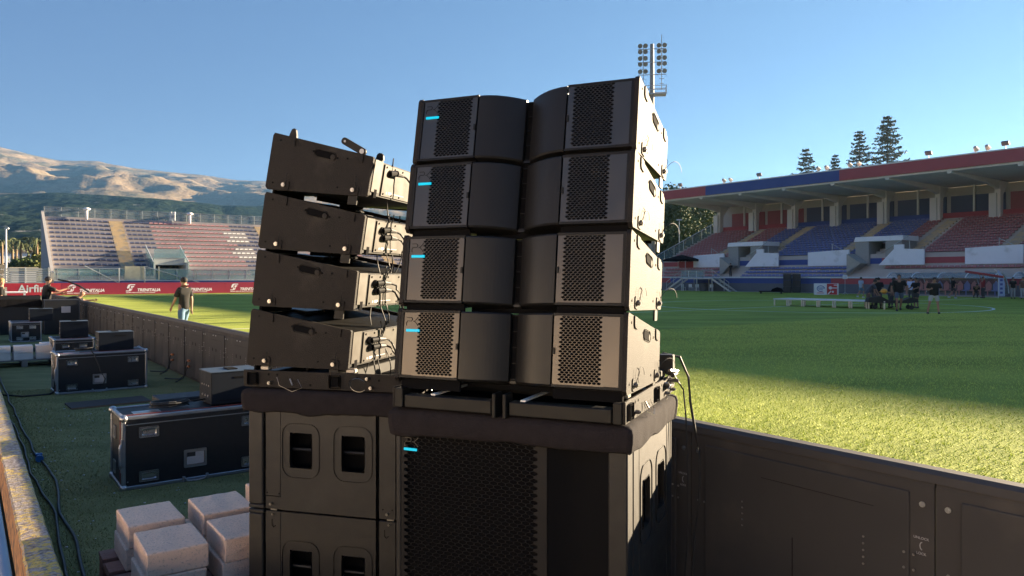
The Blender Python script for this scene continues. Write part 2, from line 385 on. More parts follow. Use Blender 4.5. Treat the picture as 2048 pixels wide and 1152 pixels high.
# --- open end stand on the left
st = thing('open_grandstand', 'uncovered stand behind the far goal line with navy and red seat rows', 'grandstand', (0,0,0), NANG)
NR, T0, Z0, DT, DZ, DA, DB = 13, 89.4, 1.86, .8, .524, 7.5, 56.
def steps(mb, da, db, k0=0, k1=NR):
    poly = [(T0 + DT*k0, 0.)]
    for k in range(k0, k1):
        poly += [(T0 + DT*k, Z0 + DZ*k), (T0 + DT*(k+1), Z0 + DZ*k)]
    poly += [(T0 + DT*k1, 0.)]
    mb.prism(poly, da, db, axis='x')
m = MB(); PA, PB = 17.0, 20.6        # portal
steps(m, DA, PA); steps(m, PB, DB); steps(m, PA, PB, 5, NR)
m.box(DA, DB, T0 - .75, T0, 0, Z0 - .45)
m.box(DA, DB, T0 + DT*NR, T0 + DT*NR + .25, 0, Z0 + DZ*NR + .05)
m.build('terrace', pm('terrace_concrete', (.42,.38,.38), rough=.9, var=.12, vs=.7, col2=(.30,.275,.28), c2s=.35, c2lo=.5, c2hi=.7), st)
m = MB(); m.prism([(T0-.9,0),(T0-.9,2.2),(T0+DT*NR+.3,9.35),(T0+DT*NR+.3,0)], DA-.28, DA-.003, axis='x'); m.build('side_wall', pm('side_wall_concrete', (.40,.38,.36), rough=.9, var=.1, vs=.8), st)
for sa in (14.0, 31.2, 47.):
    m = MB()
    for k in range(NR * 2):
        kk = k / 2; zt = Z0 + DZ*(k//2) + (DZ/2 if k % 2 == 0 else DZ) * 1.0
        zt = Z0 + DZ * (k // 2) + .004 + (.26 if k % 2 else 0)
        y0 = T0 + DT*(k//2) + (.4 if k % 2 else 0)
        m.box(sa, sa + 1.4, y0 - (.004 if k % 2 == 0 else 0), T0 + DT*(k//2) + (.8 if k % 2 else .4), zt - (.30 if k % 2 == 0 else .25), zt)
    m.build('stairs', yellow_p, st)
spots = []
for k in range(NR):
    d = DA + .5
    while d < DB - .3:
        ok = not any(sa - .25 < d < sa + 1.65 for sa in (14.0, 31.2, 47.)) and not (PA - .3 < d < PB + .3 and k < 6)
        if ok:
            mt = faded_red if 18.4 < d < 27.7 or 36 < d < 44 else navy2
            if 26.9 + .12*((k*7) % 5) < d < 29.6 and 2 < k < 11 and (k * 3) % 4 != 1: mt = white_s
            spots.append((d, T0 + DT*k + .42, Z0 + DZ*k, mt, 0))
        d += .56
spots.sort(key=lambda q: camdist(q[0], q[1])); seats_on(st, spots, .66)
m = MB()
for d in [DA + 1.7*i for i in range(29)]: m.cyl((d, T0+DT*NR+.1, 8.7), (d, T0+DT*NR+.1, 9.85), .022, 5)
for z in (9.3, 9.84): m.cyl((DA, T0+DT*NR+.1, z), (DB, T0+DT*NR+.1, z), .015, 5)
m.build('back_railing', pm('dull_rail', (.22,.25,.28), rough=.6), st)
m = MB(); m.box(DA, DB, T0+DT*NR+.14, T0+DT*NR+.16, 8.75, 9.8)
meshm = bpy.data.materials.new('mesh_screen'); meshm.use_nodes = True; b = meshm.node_tree.nodes['Principled BSDF']; b.inputs['Base Color'].default_value = (.3,.34,.38,1); b.inputs['Alpha'].default_value = .28
m.build('back_screen', meshm, st)
m = MB()
for d in [DA + .3 + 1.9*i for i in range(26)]:
    if not 14 < d < 15.6: m.box(d, d+.05, T0-.78, T0-.73, 1.4, 2.62)
m.box(DA, 13.9, T0-.79, T0-.72, 2.60, 2.66); m.box(15.7, DB, T0-.79, T0-.72, 2.60, 2.66)
for d0_, d1_ in ((15.9, 21.6), (10.2, 13.4)): m.cyl((d0_, T0-1.1, 2.9), (d1_, T0-1.1, 1.1), .05, 5)
m.cyl((13.4, T0-1.1, .9), (13.4, T0-1.1, 2.7), .05, 5); m.cyl((15.9, T0-1.1, .9), (15.9, T0-1.1, 2.9), .05, 5)
m.build('front_railing', galv, st)
m = MB(); m.box(DA, 14, T0-.765, T0-.745, 1.45, 2.58); m.box(15.7, DB, T0-.765, T0-.745, 1.45, 2.58); m.build('glass_panels', glassm, st)
m = MB()
for d0_ in (14.0, 15.75, 17.3): m.box(d0_, d0_+.14, T0-.80, T0-.70, 1.41, 2.9)
m.box(14.14, 15.75, T0-.78, T0-.74, 1.41, 2.9); m.box(15.89, 17.3, T0-.78, T0-.74, 1.41, 1.5); m.build('gate', pm('cream_gate', (.62,.56,.42), rough=.7, var=.2, vs=3), st)
m = MB(); m.box(DA, DB, T0-.93, T0-.753, 0, 1.32); m.build('front_wall', blue_p, st)
m = MB(); m.box(DA, DB, T0-.96, T0-.70, 1.32, 1.41); m.build('coping', pm('pale_blue_coping', (.50,.58,.66), rough=.8), st)
# entrance portal with glass sides
m = MB(); m.box(PA, PA+.2, T0, T0+4, 1.4, 3.4); m.box(PB-.2, PB, T0, T0+4, 1.4, 3.4); m.box(PA+.2, PB-.2, T0+.9, T0+4.0, 3.1, 3.9, M=None)
m.build('portal', pm('portal_concrete', (.42,.44,.43), rough=.85), st)
m = MB(); m.box(PA+.2, PB-.2, T0+3.7, T0+3.95, 1.45, 3.1); m.build('portal_opening', pm('dark_passage', (.02,.022,.02), rough=.9, col2=(.12,.11,.05), c2s=3, c2lo=.52, c2hi=.58), st)
m = MB()
for x in (PA-.06, PB+.02): m.prism([(T0-.1,2.0),(T0-.1,3.4),(T0+4.3,5.4),(T0+4.3,4.2)], x, x+.04, axis='x')
m.box(PA+.2, PB-.2, T0+.85, T0+.88, 3.9, 4.9); m.build('portal_glass', glassm, st)
m = MB()
for x in (PA-.06, PB+.02): m.cyl((x, T0-.1, 3.42), (x, T0+4.3, 5.42), .06, 5)
m.build('portal_handrail', galv, st)
for d in (11.7, 23.1):
    m = MB(); m.cyl((d, T0+DT*NR-.3, 8.5), (d, T0+DT*NR-.3, 9.7), .14, 10); m.ball((d, T0+DT*NR-.3, 9.72), .42, (1,1,.45), 12, 6); m.build('roof_vent', white_paint, st, smooth=True)

# --- covered stand across the pitch
gs = thing('covered_grandstand', 'long covered stand across the pitch with blue and red seat blocks and a cantilever roof', 'grandstand', (0,0,0), NANG)
TE, TS = 70., -40.
rowsU = [(78.6 + .75*k, 4.2 + .30*k) for k in range(14)]
rowsL = [(75.5 + .8*k, 1.7 + .42*k) for k in range(3)]
poly = [(75.15, 0), (75.15, 1.70)]
for d, z in rowsL: poly += [(d, z), (d+.8, z)]
poly += [(77.9, 2.96), (78.1, 2.96), (78.1, 4.2)]
for d, z in rowsU: poly += [(d, z), (d+.75, z)]
poly += [(89.1, 8.35), (91.5, 8.35), (91.5, 0)]
pp = [poly[0]]
for q in poly[1:]:
    if (abs(q[0]-pp[-1][0]) + abs(q[1]-pp[-1][1])) > 1e-4: pp.append(q)
m = MB(); m.prism(pp, TS, TE, axis='y'); m.build('terrace', pm('terrace_grey', (.52,.46,.41), rough=.9, var=.15, vs=.6), gs)
zones = [(TS, 43.5, 'r'), (43.5, 61.6, 'b'), (61.6, TE, 'r')]
zoneU = [(TS, 39.5, 'r'), (39.5, 57.6, 'b'), (57.6, TE, 'r')]
def zmat(t, Z): return next(c for a, b_, c in Z if a <= t <= b_)
for a, b_, c in zoneU:
    m = MB(); m.box(78.06, 78.097, a+.003, b_, 3.15, 3.75); m.build('painted_band', red_p if c == 'r' else blue_p, gs)
for a, b_, c in ((TS, 43.5, 'r'), (43.5, 66, 'b'), (66, TE, 'r')):
    m = MB(); m.box(75.08, 75.147, a+.003, b_, 1.0, 1.6); m.build('painted_band', red_p if c == 'r' else blue_p, gs)
m = MB(); m.box(75.05, 75.147, TS, TE, 0.02, .997); m.build('front_wall', grey_w, gs)
m = MB(); m.box(74.95, 75.4, TS, TE, 1.61, 1.78); m.build('coping', pm('white_coping', (.62,.64,.66), rough=.8), gs)
for a, b_, c in zones:
    m = MB(); m.box(76.75, 77.0, a+.003, b_, 12.25, 13.4); m.build('fascia', red_p if c == 'r' else blue_p, gs)
m = MB(); m.box(77.003, 93, TS, TE, 12.05, 12.35); m.box(76.7, 77.2, TS, TE, 13.4, 13.52)
m.build('roof', roof_c, gs)
ct = [68.6 - 6.03*i for i in range(18)]
m = MB()
for t_ in ct: m.prism([(77.05,12.05),(77.05,11.85),(86,11.5),(88.4,11.1),(88.4,12.05)], t_-.2, t_+.2, axis='y')
m.build('roof_beams', roof_c, gs)
for t_ in ct[:9]:
    m = MB(); m.prism([(88.43,8.1),(88.43,12.0),(90.6,12.0),(89.2,10.6),(89.1,8.1)], t_-.28, t_+.28, axis='y')
    m.build('column', roof_c, gs)
    m = MB(); m.box(88.2, 88.40, t_+.02, t_+.75, 8.1, 10.7); m.build('column_panel', pale_conc, gs)
    m = MB(); m.box(90.3, 90.5, t_-3.1, t_-2.9, 8.36, 12.03); m.build('post', pale_conc, gs)
for i, t_ in enumerate(ct[:9]):
    m = MB(); m.box(91.2, 91.3, t_-5.8, t_-.25, 8.7, 11.0); m.build('back_panel', (pm('dark_blue_panel', (.10,.11,.18), rough=.7) if 44 > 0 and 38 < t_ < 60 else pm('dark_red_panel', (.34,.10,.10), rough=.7)), gs)
m = MB(); m.box(91.303, 91.55, TS, TE, 8.36, 12.0); m.build('back_wall', pm('back_wall_plaster', (.48,.45,.42), rough=.9), gs)
m = MB(); m.box(89.15, 89.3, TS, 39.5, 8.36, 8.95); m.build('back_parapet', red_p, gs)
m = MB(); m.box(89.15, 89.3, 39.503, 58, 8.36, 8.95); m.build('back_parapet', blue_p, gs)
m = MB(); m.box(89.15, 89.3, 58.003, 69, 8.36, 8.95); m.build('back_parapet', red_p, gs)
ais = (61.5, 54.4, 44.4, 36.9, 28.2)
for ta in ais:
    m = MB()
    for k, (d, z) in enumerate(rowsU):
        m.box(d-.003, d+.75-.003, ta-.55, ta+.55, z-.27, z+.004); m.box(d+.38, d+.747, ta-.55, ta+.55, z+.005, z+.15)
    m.build('stairs', yellow_p, gs)
VT = (56.4, 39.85, 23.3)
spots = []
for ri, (d, z) in enumerate(rowsU):
    t_ = 20.
    while t_ < TE - .6:
        if not any(abs(t_ - a) < .8 for a in ais) and not (ri < 4 and any(v-3.6 < t_ < v+2.6 for v in VT)):
            spots.append((d+.4, t_, z, red_s if zmat(t_, zoneU) == 'r' else blue_s, -math.pi/2))
        t_ += .52
for ri, (d, z) in enumerate(rowsL):
    t_ = 20.
    while t_ < TE - .6:
        if not (ri < 2 and 20 < t_ < 41) and not any(v-.9 < t_ < v+2.6 for v in VT): spots.append((d+.42, t_, z, red_s if t_ < 40.5 or t_ > 60 else blue_s, -math.pi/2))
        t_ += .52
spots.sort(key=lambda q: camdist(q[0], q[1])); seats_on(gs, spots, .78)
for v in VT:
    m = MB(); m.box(77.7, 80.9, v+.9, v+2.35, 2.9, 5.55); m.box(77.7, 80.9, v-2.6, v-.9, 2.9, 5.55); m.box(80.6, 80.85, v-.9, v+.9, 2.9, 5.5)
    m.build('entrance_walls', pm('entrance_plaster', (.36,.34,.31), rough=.9), gs)
    m = MB(); m.prism([(v+2.45,5.55),(v+2.3,6.05),(v-2.75,6.05),(v-2.75,5.55)], 77.6, 81.0, axis='x'); m.build('entrance_lintel', white_w, gs)
    m = MB(); m.box(80.5, 80.59, v-.85, v+.85, 2.97, 5.4); m.build('doorway', pm('doorway_dark', (.05,.045,.035), rough=.9, col2=(.13,.11,.08), c2s=1.2), gs)
    m = MB(); m.prism([(v+3.1,3.0),(v+8,3.0),(v+8,4.55),(v+3.1,4.75)], 77.75, 77.95, axis='x'); m.build('parapet', white_w, gs)
    m = MB(); m.prism([(v-.3,3.0),(v-1.9,4.65),(v-1.9,5.1),(v-2.9,5.1),(v-2.9,4.65),(v-4.9,4.55),(v-4.9,3.0)], 77.45, 77.65, axis='x'); m.build('parapet', white_w, gs)
    m = MB(); m.prism([(v+2.4,1.7),(v+2.4,4.2),(v+.9,3.2),(v+3.1,1.7)][::-1], 76.0, 77.69, axis='x'); m.build('stair_ramp', pm('ramp_plaster', (.42,.38,.33), rough=.9), gs)
    m = MB()
    for a_, z_ in ((v+5.1,4.7),(v+3.6,4.0),(v-1.6,5.2),(v-3.3,4.7)): m.cyl((77.85,a_,z_-.4),(77.85,a_,z_+.75),.04,5)
    m.cyl((77.85,v+5.1,5.4),(77.85,v+3.0,4.2),.04,5); m.cyl((77.85,v+3.0,4.2),(77.85,v+1.0,4.2),.04,5); m.cyl((77.55,v-.4,4.3),(77.55,v-3.3,5.9),.04,5)
    m.build('handrail', galv, gs)
m = MB()
for k in range(6): m.cyl((78.5+2*k, TE+.1, 4.1+.8*k), (78.5+2*k, TE+.1, 5.3+.8*k), .05, 5)
m.cyl((76.5, TE+.1, 4.5), (89, TE+.1, 9.5), .06, 5); m.build('end_railing', galv, gs)

m = MB(); m.prism([(76.5,2.6),(76.5,4.4),(89,9.4),(89,7.6)], TE+.14, TE+.17, axis='y'); m.build('end_screen', glassm, gs)
# floodlights on the roof edge
for i, (t_, kind) in enumerate(((66.5,0),(58.9,1),(54.2,0),(46.,1),(42.3,1),(34.6,0),(29.8,1),(27.8,0),(24,0))):
    fl = thing('roof_floodlight', ('small black floodlight' if kind == 0 else 'pale twin floodlight') + ' on the roof edge, %s from the left' % ['first','second','third','fourth','fifth','sixth','seventh','eighth','ninth'][i], 'floodlight', W(t_, 77.6, 12.35 + 1.05), NANG, 'floodlights along the roof edge')
    if kind == 0:
        m = MB(); m.cyl((0,0,.1),(0,0,.5),.05,6); m.box(-.2,.2,-.35,.35,.1,.14); m.build('bracket', galv, fl)
        m = MB(); m.box(-.10,.10,-.32,.32,-.22,.22,bev=.04, M=Matrix.Translation((0,0,.75)) @ Matrix.Rotation(rad(-35),4,'Y')); m.build('lamp_head', pm('dark_lamp_case', (.05,.055,.07), rough=.5), fl)
    else:
        m = MB(); m.box(-.3,.3,-.7,.7,.12,.2); m.cyl((0,-.5,.1),(0,-.5,.8),.04,6); m.cyl((0,.5,.1),(0,.5,.8),.04,6); m.build('bracket', galv, fl)
        m = MB()
        for yy in (-.5,.5): m.cyl((.2,yy,.5),(-.2,yy,.72),.24,12,.15)
        m.build('lamp_head', pm('pale_lamp_case', (.55,.5,.42), rough=.5), fl)
    m = MB(); m.box(-.1,.1,-.1,.1,-1.0,.12); m.build('stem', galv, fl)
# ------------------------------------------------------------------ trees
leaf_dark = pm('conifer_needles', (.10,.12,.085), rough=.8, var=.5, vs=.9, spec=.2)
leaf_mid = pm('broad_leaves', (.07,.10,.03), rough=.75, var=.5, vs=.7, spec=.25)
leaf_pale = pm('painted_sunlit_leaves', (.16,.17,.05), rough=.75, var=.5, vs=.7, spec=.25)  # yellow sunlight mixed into this paler leaf colour
leaf_brown = pm('dry_leaves', (.17,.13,.07), rough=.85, var=.4, vs=.8, spec=.2)
bark = pm('bark', (.10,.075,.055), rough=.95, var=.3, vs=3)
def leafcloud(pts, size, r, flat=0.):
    V = []; Fc = []
    for p in pts:
        a = Vector((r.gauss(0,1), r.gauss(0,1), r.gauss(0,1) * (1 - flat))).normalized(); c = a.orthogonal().normalized(); c = Matrix.Rotation(r.random()*6.28, 3, a) @ c; e = a.cross(c)
        s = size * (.5 + r.random()); k = len(V)
        V += [p + c*s, p + e*s*.6, p - c*s, p - e*s*.6]; Fc.append((k, k+1, k+2, k+3))
    return V, Fc
def mesh_obj(name, V, Fc, mt, parent):
    me = bpy.data.meshes.new(name); me.from_pydata(V, [], Fc); me.materials.append(mt)
    return link(bpy.data.objects.new(name, me), parent)
def conifer(loc, h, spread, label, seed):
    r = random.Random(seed); t = thing('conifer_tree', label, 'tree', loc, 0, 'conifers behind the covered stand')
    m = MB(); m.cyl((0,0,0), (0,0,h*.98), .38, 8, .04); pts = []
    z = h * .22; 
    while z < h * .985:
        f = (h - z) / h; n_ = r.randint(4, 7); a0 = r.random() * 6.28
        for i in range(n_):
            a = a0 + i * 6.28 / n_ + r.gauss(0, .25); Lb = spread * (f ** .66) * r.uniform(.62, 1.12) + .15
            dz = -Lb * r.uniform(.05, .28); d = Vector((math.cos(a), math.sin(a), 0))
            p0 = Vector((0, 0, z)); p1 = d * Lb * .6 + Vector((0, 0, z + dz)); p2 = d * Lb + Vector((0, 0, z + dz + Lb * .12))
            m.cyl(p0, p1, .05, 4, .03, cap=False); m.cyl(p1, p2, .03, 4, .01, cap=False)
            k = int(14 + Lb * 20)
            for _ in range(k):
                q = r.random() ** .75; p = p0.lerp(p1, q / .6) if q < .6 else p1.lerp(p2, (q - .6) / .4)
                wd = .12 + .28 * Lb * .35 * (1 - abs(q - .6))
                side = Vector((-d.y, d.x, 0)) * r.gauss(0, wd)
                pts.append(p + side + Vector((0, 0, r.gauss(-.08, .09))))
        z += .52 + .35 * f + r.random() * .25
    m.build('trunk', bark, t); V, Fc = leafcloud(pts, .15, r, .4); mesh_obj('crown', V, Fc, leaf_dark, t); return t
def behind(px, Y): return at(px, Y)
conifer(at(1775, 132), 31.0, 8.6, 'tallest conifer standing above the roof of the covered stand', 11)
conifer(at(1719, 135), 28.8, 6.4, 'tall narrow conifer just left of the tallest one', 12)
conifer(at(1612, 140), 26.6, 7.2, 'lone conifer rising over the blue part of the roof edge', 13)
conifer(at(1670, 142), 25.9, 4.2, 'smallest conifer, only its tip above the stand roof', 14)
def broad(loc, h, w_, label, seed, mt, n=7000, size=.26, base=.25, group='trees beyond the stands'):
    r = random.Random(seed); t = thing('broadleaf_tree', label, 'tree', loc, 0, group)
    m = MB(); m.cyl((0,0,0), (0,0,h*.55), h*.03, 8, h*.015); lobes = []
    for i in range(15):
        a = r.random()*6.28; rr = w_ * .5 * math.sqrt(r.random()) * .8; zz = h * r.uniform(base + .08, .9)
        rr *= 1 - max(0, (zz/h - .6)) * 1.5; c = Vector((math.cos(a)*rr, math.sin(a)*rr, zz)); lobes.append((c, w_ * r.uniform(.12, .22)))
        m.cyl((0,0,h*r.uniform(.25,.5)), c, h*.01, 5, .03, cap=False)
    m.build('trunk', bark, t); pts = []
    for i in range(n):
        c, R0 = lobes[r.randrange(len(lobes))]; d = Vector((r.gauss(0,1), r.gauss(0,1), r.gauss(0,.8))).normalized()
        pts.append(c + d * R0 * (.55 + .55 * r.random() ** .6) + Vector((r.gauss(0,.12),r.gauss(0,.12),r.gauss(0,.12))))
    V, Fc = leafcloud(pts, size, r); mesh_obj('crown', V, Fc, mt, t); return t
broad(at(1338, 150), 19.5, 15, 'rounded broadleaf tree beside the left end of the covered stand', 21, leaf_mid, 9000, .3)
broad(at(1385, 158), 21.5, 14, 'taller broadleaf tree whose top shows above the red end of the roof', 22, leaf_mid, 9000, .3)
broad(at(1425, 165), 19.5, 14, 'broadleaf tree half hidden behind the last roof column', 23, leaf_mid, 7000, .3)
broad(at(1362, 135), 11.5, 15, 'lower broadleaf tree behind the lamp post near the stand end', 24, leaf_mid, 8000, .28, base=.1)
broad(at(1300, 145), 12.5, 16, 'broadleaf tree mostly hidden behind the front loudspeaker stack', 25, leaf_mid, 7000, .3, base=.1)
broad(at(345, 150), 13.2, 7, 'brownish treetop behind the open stand below the antenna', 26, leaf_brown, 5000, .26)
broad(at(385, 152), 12.7, 7, 'brownish treetop behind the open stand beside the roof vent', 27, leaf_brown, 5000, .26)
broad(at(72, 108), 4.9, 5, 'sunlit yellow-green shrub tree left of the open stand', 28, leaf_pale, 3500, .2, base=0)
broad(at(48, 112), 4.3, 6, 'darker green shrub tree in front of the white building', 29, leaf_mid, 3500, .2, base=0)
broad(at(92, 125), 9.0, 5, 'green treetop touching the side wall of the open stand', 31, leaf_pale, 3500, .22)
def palm(loc, h, label, seed):
    r = random.Random(seed); t = thing('palm_tree', label, 'palm', loc, 0, 'palms beyond the far end')
    m = MB(); m.cyl((0,0,0), (.1,0,h*.5), .26, 8, .2); m.cyl((.1,0,h*.5), (0,.1,h), .2, 8, .17); m.build('trunk', pm('palm_bark', (.22,.16,.10), rough=.95, var=.3, vs=4), t)
    V = []; Fc = []
    for i in range(24):
        a = r.random()*6.28; L_ = r.uniform(1.5, 2.2); up = r.uniform(-.5, 1.1); d = Vector((math.cos(a), math.sin(a), 0)); s = Vector((-d.y, d.x, 0)); prev = None
        for j in range(9):
            q = j / 8; p = Vector((0,.1,h)) + d * L_ * q + Vector((0,0, up*q*1.2 - 1.7*q*q)); 
            if prev is not None:
                for sg in (-1, 1):
                    k = len(V); w2 = .34 * (1 - q*.6); V += [prev, p, p + s*sg*w2 + Vector((0,0,-.22)) + d*.1]; Fc.append((k, k+1, k+2))
            prev = p
    mesh_obj('crown', V, Fc, pm('palm_fronds', (.11,.13,.05), rough=.7, var=.4, vs=1), t)
for i, (px, Y, h, lb) in enumerate(((3,120,7.6,'palm at the very left edge of the picture'),(24,125,7.9,'palm just right of the white lamp post'),(40,118,7.4,'palm in the middle of the row beyond the fence'),(56,124,8.2,'palm with a full crown above the white building'),(73,119,7.9,'rightmost palm, next to the open stand'),(32,132,8.5,'tallest palm of the row, set back behind the others'))):
    palm(at(px, Y), h, lb, 40 + i)
# buildings and antenna beyond
bl = thing('low_building', 'long low white building with small dark windows behind the palms', 'building', at(30, 140), NANG)
m = MB(); m.box(-14, 8, 0, 8, 0, 6.4); m.build('wall', white_w, bl)
m = MB(); m.box(-14.3, 8.3, -.3, 8.3, 6.4, 6.9); m.build('roof', pm('grey_roof', (.22,.17,.15), rough=.9), bl)
for x in (-11,-7.5,-4,-.5,3,6):
    m = MB(); m.box(x, x+1.1, -.02, .02, 4.0, 5.6); m.build('window', pm('dark_window', (.05,.06,.08), rough=.3), bl)
ant = thing('antenna_mast', 'white panel antennas on a pole above the brown treetops', 'antenna', at(345, 150), 0)
m = MB(); m.cyl((0,0,0),(0,0,14.6),.12,6); m.build('pole', galv, ant)
for x in (-.35,.35): m = MB(); m.box(x-.22, x+.22, -.15, .15, 13.1, 14.9, bev=.05); m.build('antenna_panel', white_paint, ant)
fn = thing('slat_fence', 'grey horizontal slat fence left of the open stand', 'fence', W(88.5, 1.0), NANG)
m = MB()
for k in range(11): m.box(-8, 6.2, -.02, .02, .25 + .22*k, .43 + .22*k)
m.build('slats', pm('fence_grey', (.34,.36,.38), rough=.7), fn)
for k in range(8): m = MB(); m.box(-8+2*k, -7.9+2*k, -.06, .06, 0, 2.75); m.build('post', pm('fence_post_grey', (.5,.52,.54), rough=.6), fn)
fc_ = thing('white_cabin', 'flat white cabin roof showing over the slat fence', 'cabin', at(48, 92), NANG)
m = MB(); m.box(-1.3, 1.3, 0, 2.4, 0, 2.55); m.build('wall', white_w, fc_); m = MB(); m.box(-1.5, 1.5, -.2, 2.6, 2.55, 2.95); m.build('roof', pm('cream_roof', (.72,.66,.5), rough=.8), fc_)
lp = thing('lamp_post', 'white street lamp post at the left edge of the picture', 'lamp post', at(12, 95), 0)
m = MB(); m.cyl((0,0,0),(0,0,7.9),.13,8,.09); m.build('pole', white_paint, lp); m = MB(); m.box(-.1,.35,-.12,.12,7.88,8.05,bev=.03); m.build('lamp_head', white_paint, lp)
lp2 = thing('lamp_post', 'thin lamp post in front of the trees by the covered stand', 'lamp post', at(1358.5, 112), 0)
m = MB(); m.cyl((0,0,0),(0,0,10.3),.09,8,.06); m.build('pole', galv, lp2); m = MB(); m.box(-.4,.4,-.12,.12,10.3,10.45,bev=.03); m.build('lamp_head', white_paint, lp2)
# floodlight mast
fm = thing('floodlight_mast', 'tall stadium floodlight mast rising behind the front loudspeaker stack', 'floodlight mast', at(1304, 107), rad(-8))
MT = 107 / FPX
m = MB(); m.cyl((0,0,0),(0,0,35.4),.55,12,.26); m.build('pole', pm('mast_steel', (.30,.29,.27), rough=.6, metal=.3), fm, smooth=False)
m = MB()
for z in (34.6, 32.7, 30.9): m.box(-2.0, 2.0, -.35, -.27, z-.05, z+.05)
for x in (-1.25, 1.35):
    m.cyl((x,-.3,28.7),(x,-.3,35.2 if x < 0 else 36.6),.06,5)
    for z in (28.9,29.6,30.3,31.7,33.6): m.cyl((x-.35,-.3,z),(x+.35,-.3,z),.04,4)
m.build('cross_arms', galv, fm)
for z in (35.05, 34.2, 33.25, 32.4, 31.35):
    for x in (-1.7,-.95,.95,1.75):
        m = MB(); m.cyl((x,-.62,z-.05),(x,-.36,z+.1),.34,12,.2); m.build('lamp', pm('lamp_grey', (.20,.20,.19), rough=.4), fm)
m = MB(); m.box(-1.0,2.0,-.9,.9,28.0,28.12)
for x in (-1,2):
    for y in (-.9,.9): m.cyl((x,y,28),(x,y,29.2),.05,5)
for z in (28.6,29.2):
    m.cyl((-1,-.9,z),(2,-.9,z),.05,5); m.cyl((-1,.9,z),(2,.9,z),.05,5); m.cyl((2,-.9,z),(2,.9,z),.05,5)
m.build('platform', galv, fm)

# ------------------------------------------------------------------ boards behind the goal line
red_board = pm('dark_red_board', (.33,.018,.055), rough=.5, var=.06, vs=.8)
red_air = pm('bright_red_board', (.62,.03,.055), rough=.5, var=.05)
white_ink = pm('white_print', (.90,.82,.92), rough=.6, var=.03)
def fs_mark(parent, x, z, s):
    sh = .22
    def P(pts): return [(x + (a + sh*b_) * s, z + b_ * s) for a, b_ in pts]
    m = MB()
    m.prism(P([(0,.0),(.42,.0),(.56,.10),(.60,.30),(.50,.42),(.36,.42),(.36,.12),(.0,.12)]), -.036, -.030)
    m.prism(P([(.02,.55),(.10,.9),(.30,1.0),(.98,1.0),(.98,.86),(.42,.86),(.36,.72),(.36,.50),(.12,.36)]), -.036, -.030)
    m.prism(P([(.50,.56),(.50,.74),(.90,.74),(.90,.60),(.72,.54),(.74,.2),(.60,.06),(.50,.02),(.66,.30),(.60,.5)]), -.036, -.030)
    return m.build('emblem', white_ink, parent)
ords = ['first','second','third','fourth','fifth','sixth','seventh','eighth','ninth']
for k in range(8):
    bd = thing('perimeter_board', 'dark red perimeter board with white lettering, %s right of the bright red board' % ords[k], 'advertising board', W(83, 7.6 + 5.1*k), NANG, 'dark red boards along the goal line')
    m = MB(); m.box(.004, 5.096, -.03, .1, .02, 1.18); m.build('panel', red_board, bd)
    x0 = .5; fs_mark(bd, x0, .30, .72)
    text_obj('TRENITALIA', .40, white_ink, bd, FACE(x0+1.02, -.034, .42), 'lettering', .002, .016, .25, 1.0, 'LEFT')
    text_obj('GRUPPO FERROVIE DELLO STATO ITALIANE', .13, white_ink, bd, FACE(x0, -.034, .17), 'small_lettering', .002, .004, .2, 1.05, 'LEFT')
    m = MB(); m.box(.3,.4,.1,.5,0,.9); m.box(4.7,4.8,.1,.5,0,.9); m.build('support', galv, bd)
bd = thing('perimeter_board', 'bright red perimeter board with large white Airfire lettering, left of the dark red boards', 'advertising board', W(82.0, 2.6), NANG)
m = MB(); m.box(0, 4.9, -.03, .1, .02, 1.18); m.build('panel', red_air, bd)
text_obj('Airfire', .95, pm('white_print_plain', (.85,.85,.85), rough=.6), bd, FACE(2.75, -.034, .64), 'lettering', .002, .02)


# ------------------------------------------------------------------ along the far touchline
dg = thing('dugout', 'team dugout with a clear curved roof and a row of red seats', 'dugout', W(26.2, 70.6), NANG)
m = MB()
arc = [(1.9*math.cos(a) , 2.15*math.sin(a)) for a in [rad(8+ 12*i) for i in range(11)]]
for (a, b_), (c, d_) in zip(arc, arc[1:]): m.prism([(a,b_),(c,d_),(c-.02,d_-.03),(a-.02,b_-.03)], 0, 9.2, axis='y')
m.b.verts.ensure_lookup_table()
bmesh.ops.transform(m.b, matrix=Matrix.Translation((1.4,0,0)), verts=m.b.verts); 
for v in list(m.b.verts): pass
pmx = pm('milky_shell', (.42,.44,.44), rough=.4); pmx.node_tree.nodes['Principled BSDF'].inputs['Alpha'].default_value = .35; m.build('shell', pmx, dg)
m = MB()
for y in (0,2.3,4.6,6.9,9.2):
    for (a, b_), (c, d_) in zip(arc, arc[1:]): m.cyl((a+1.4,y,b_+.02),(c+1.4,y,d_+.02),.05,5)
m.build('frame', pm('white_frame', (.7,.72,.74), rough=.5), dg)
m = MB(); m.box(1.2,2.6,.1,9.1,0,.12); m.build('base', concrete, dg)
m = MB(); m.box(3.0,3.05,3.4,5.4,1.45,1.85); m.build('poster', pm('orange_poster', (.55,.22,.06), rough=.7), dg)
smesh = MB(); smesh.box(-.25,.25,-.22,.22,.38,.5,bev=.04); smesh.prism([(-.22,.5),(-.24,.95),(0,1.3),(.24,.95),(.22,.5)], .2,.3, axis='x'); smesh.cyl((0,0,0),(0,0,.4),.05,6); sme = smesh.mesh('seat', red_s)
sme2 = sme.copy(); sme2.materials.clear(); sme2.materials.append(blue_s)
for k in range(15):
    o = link(bpy.data.objects.new('seat', sme if k % 4 else sme2), dg); o.location = (1.7, .5+.58*k, .12)
dg2 = dup(dg, W(15.6, 70.6), label='second team dugout cut by the right edge of the picture')
fl = thing('feather_flag', 'white and blue upright feather flag at the end of the dugout', 'flag', W(25.6, 70.0), 0)
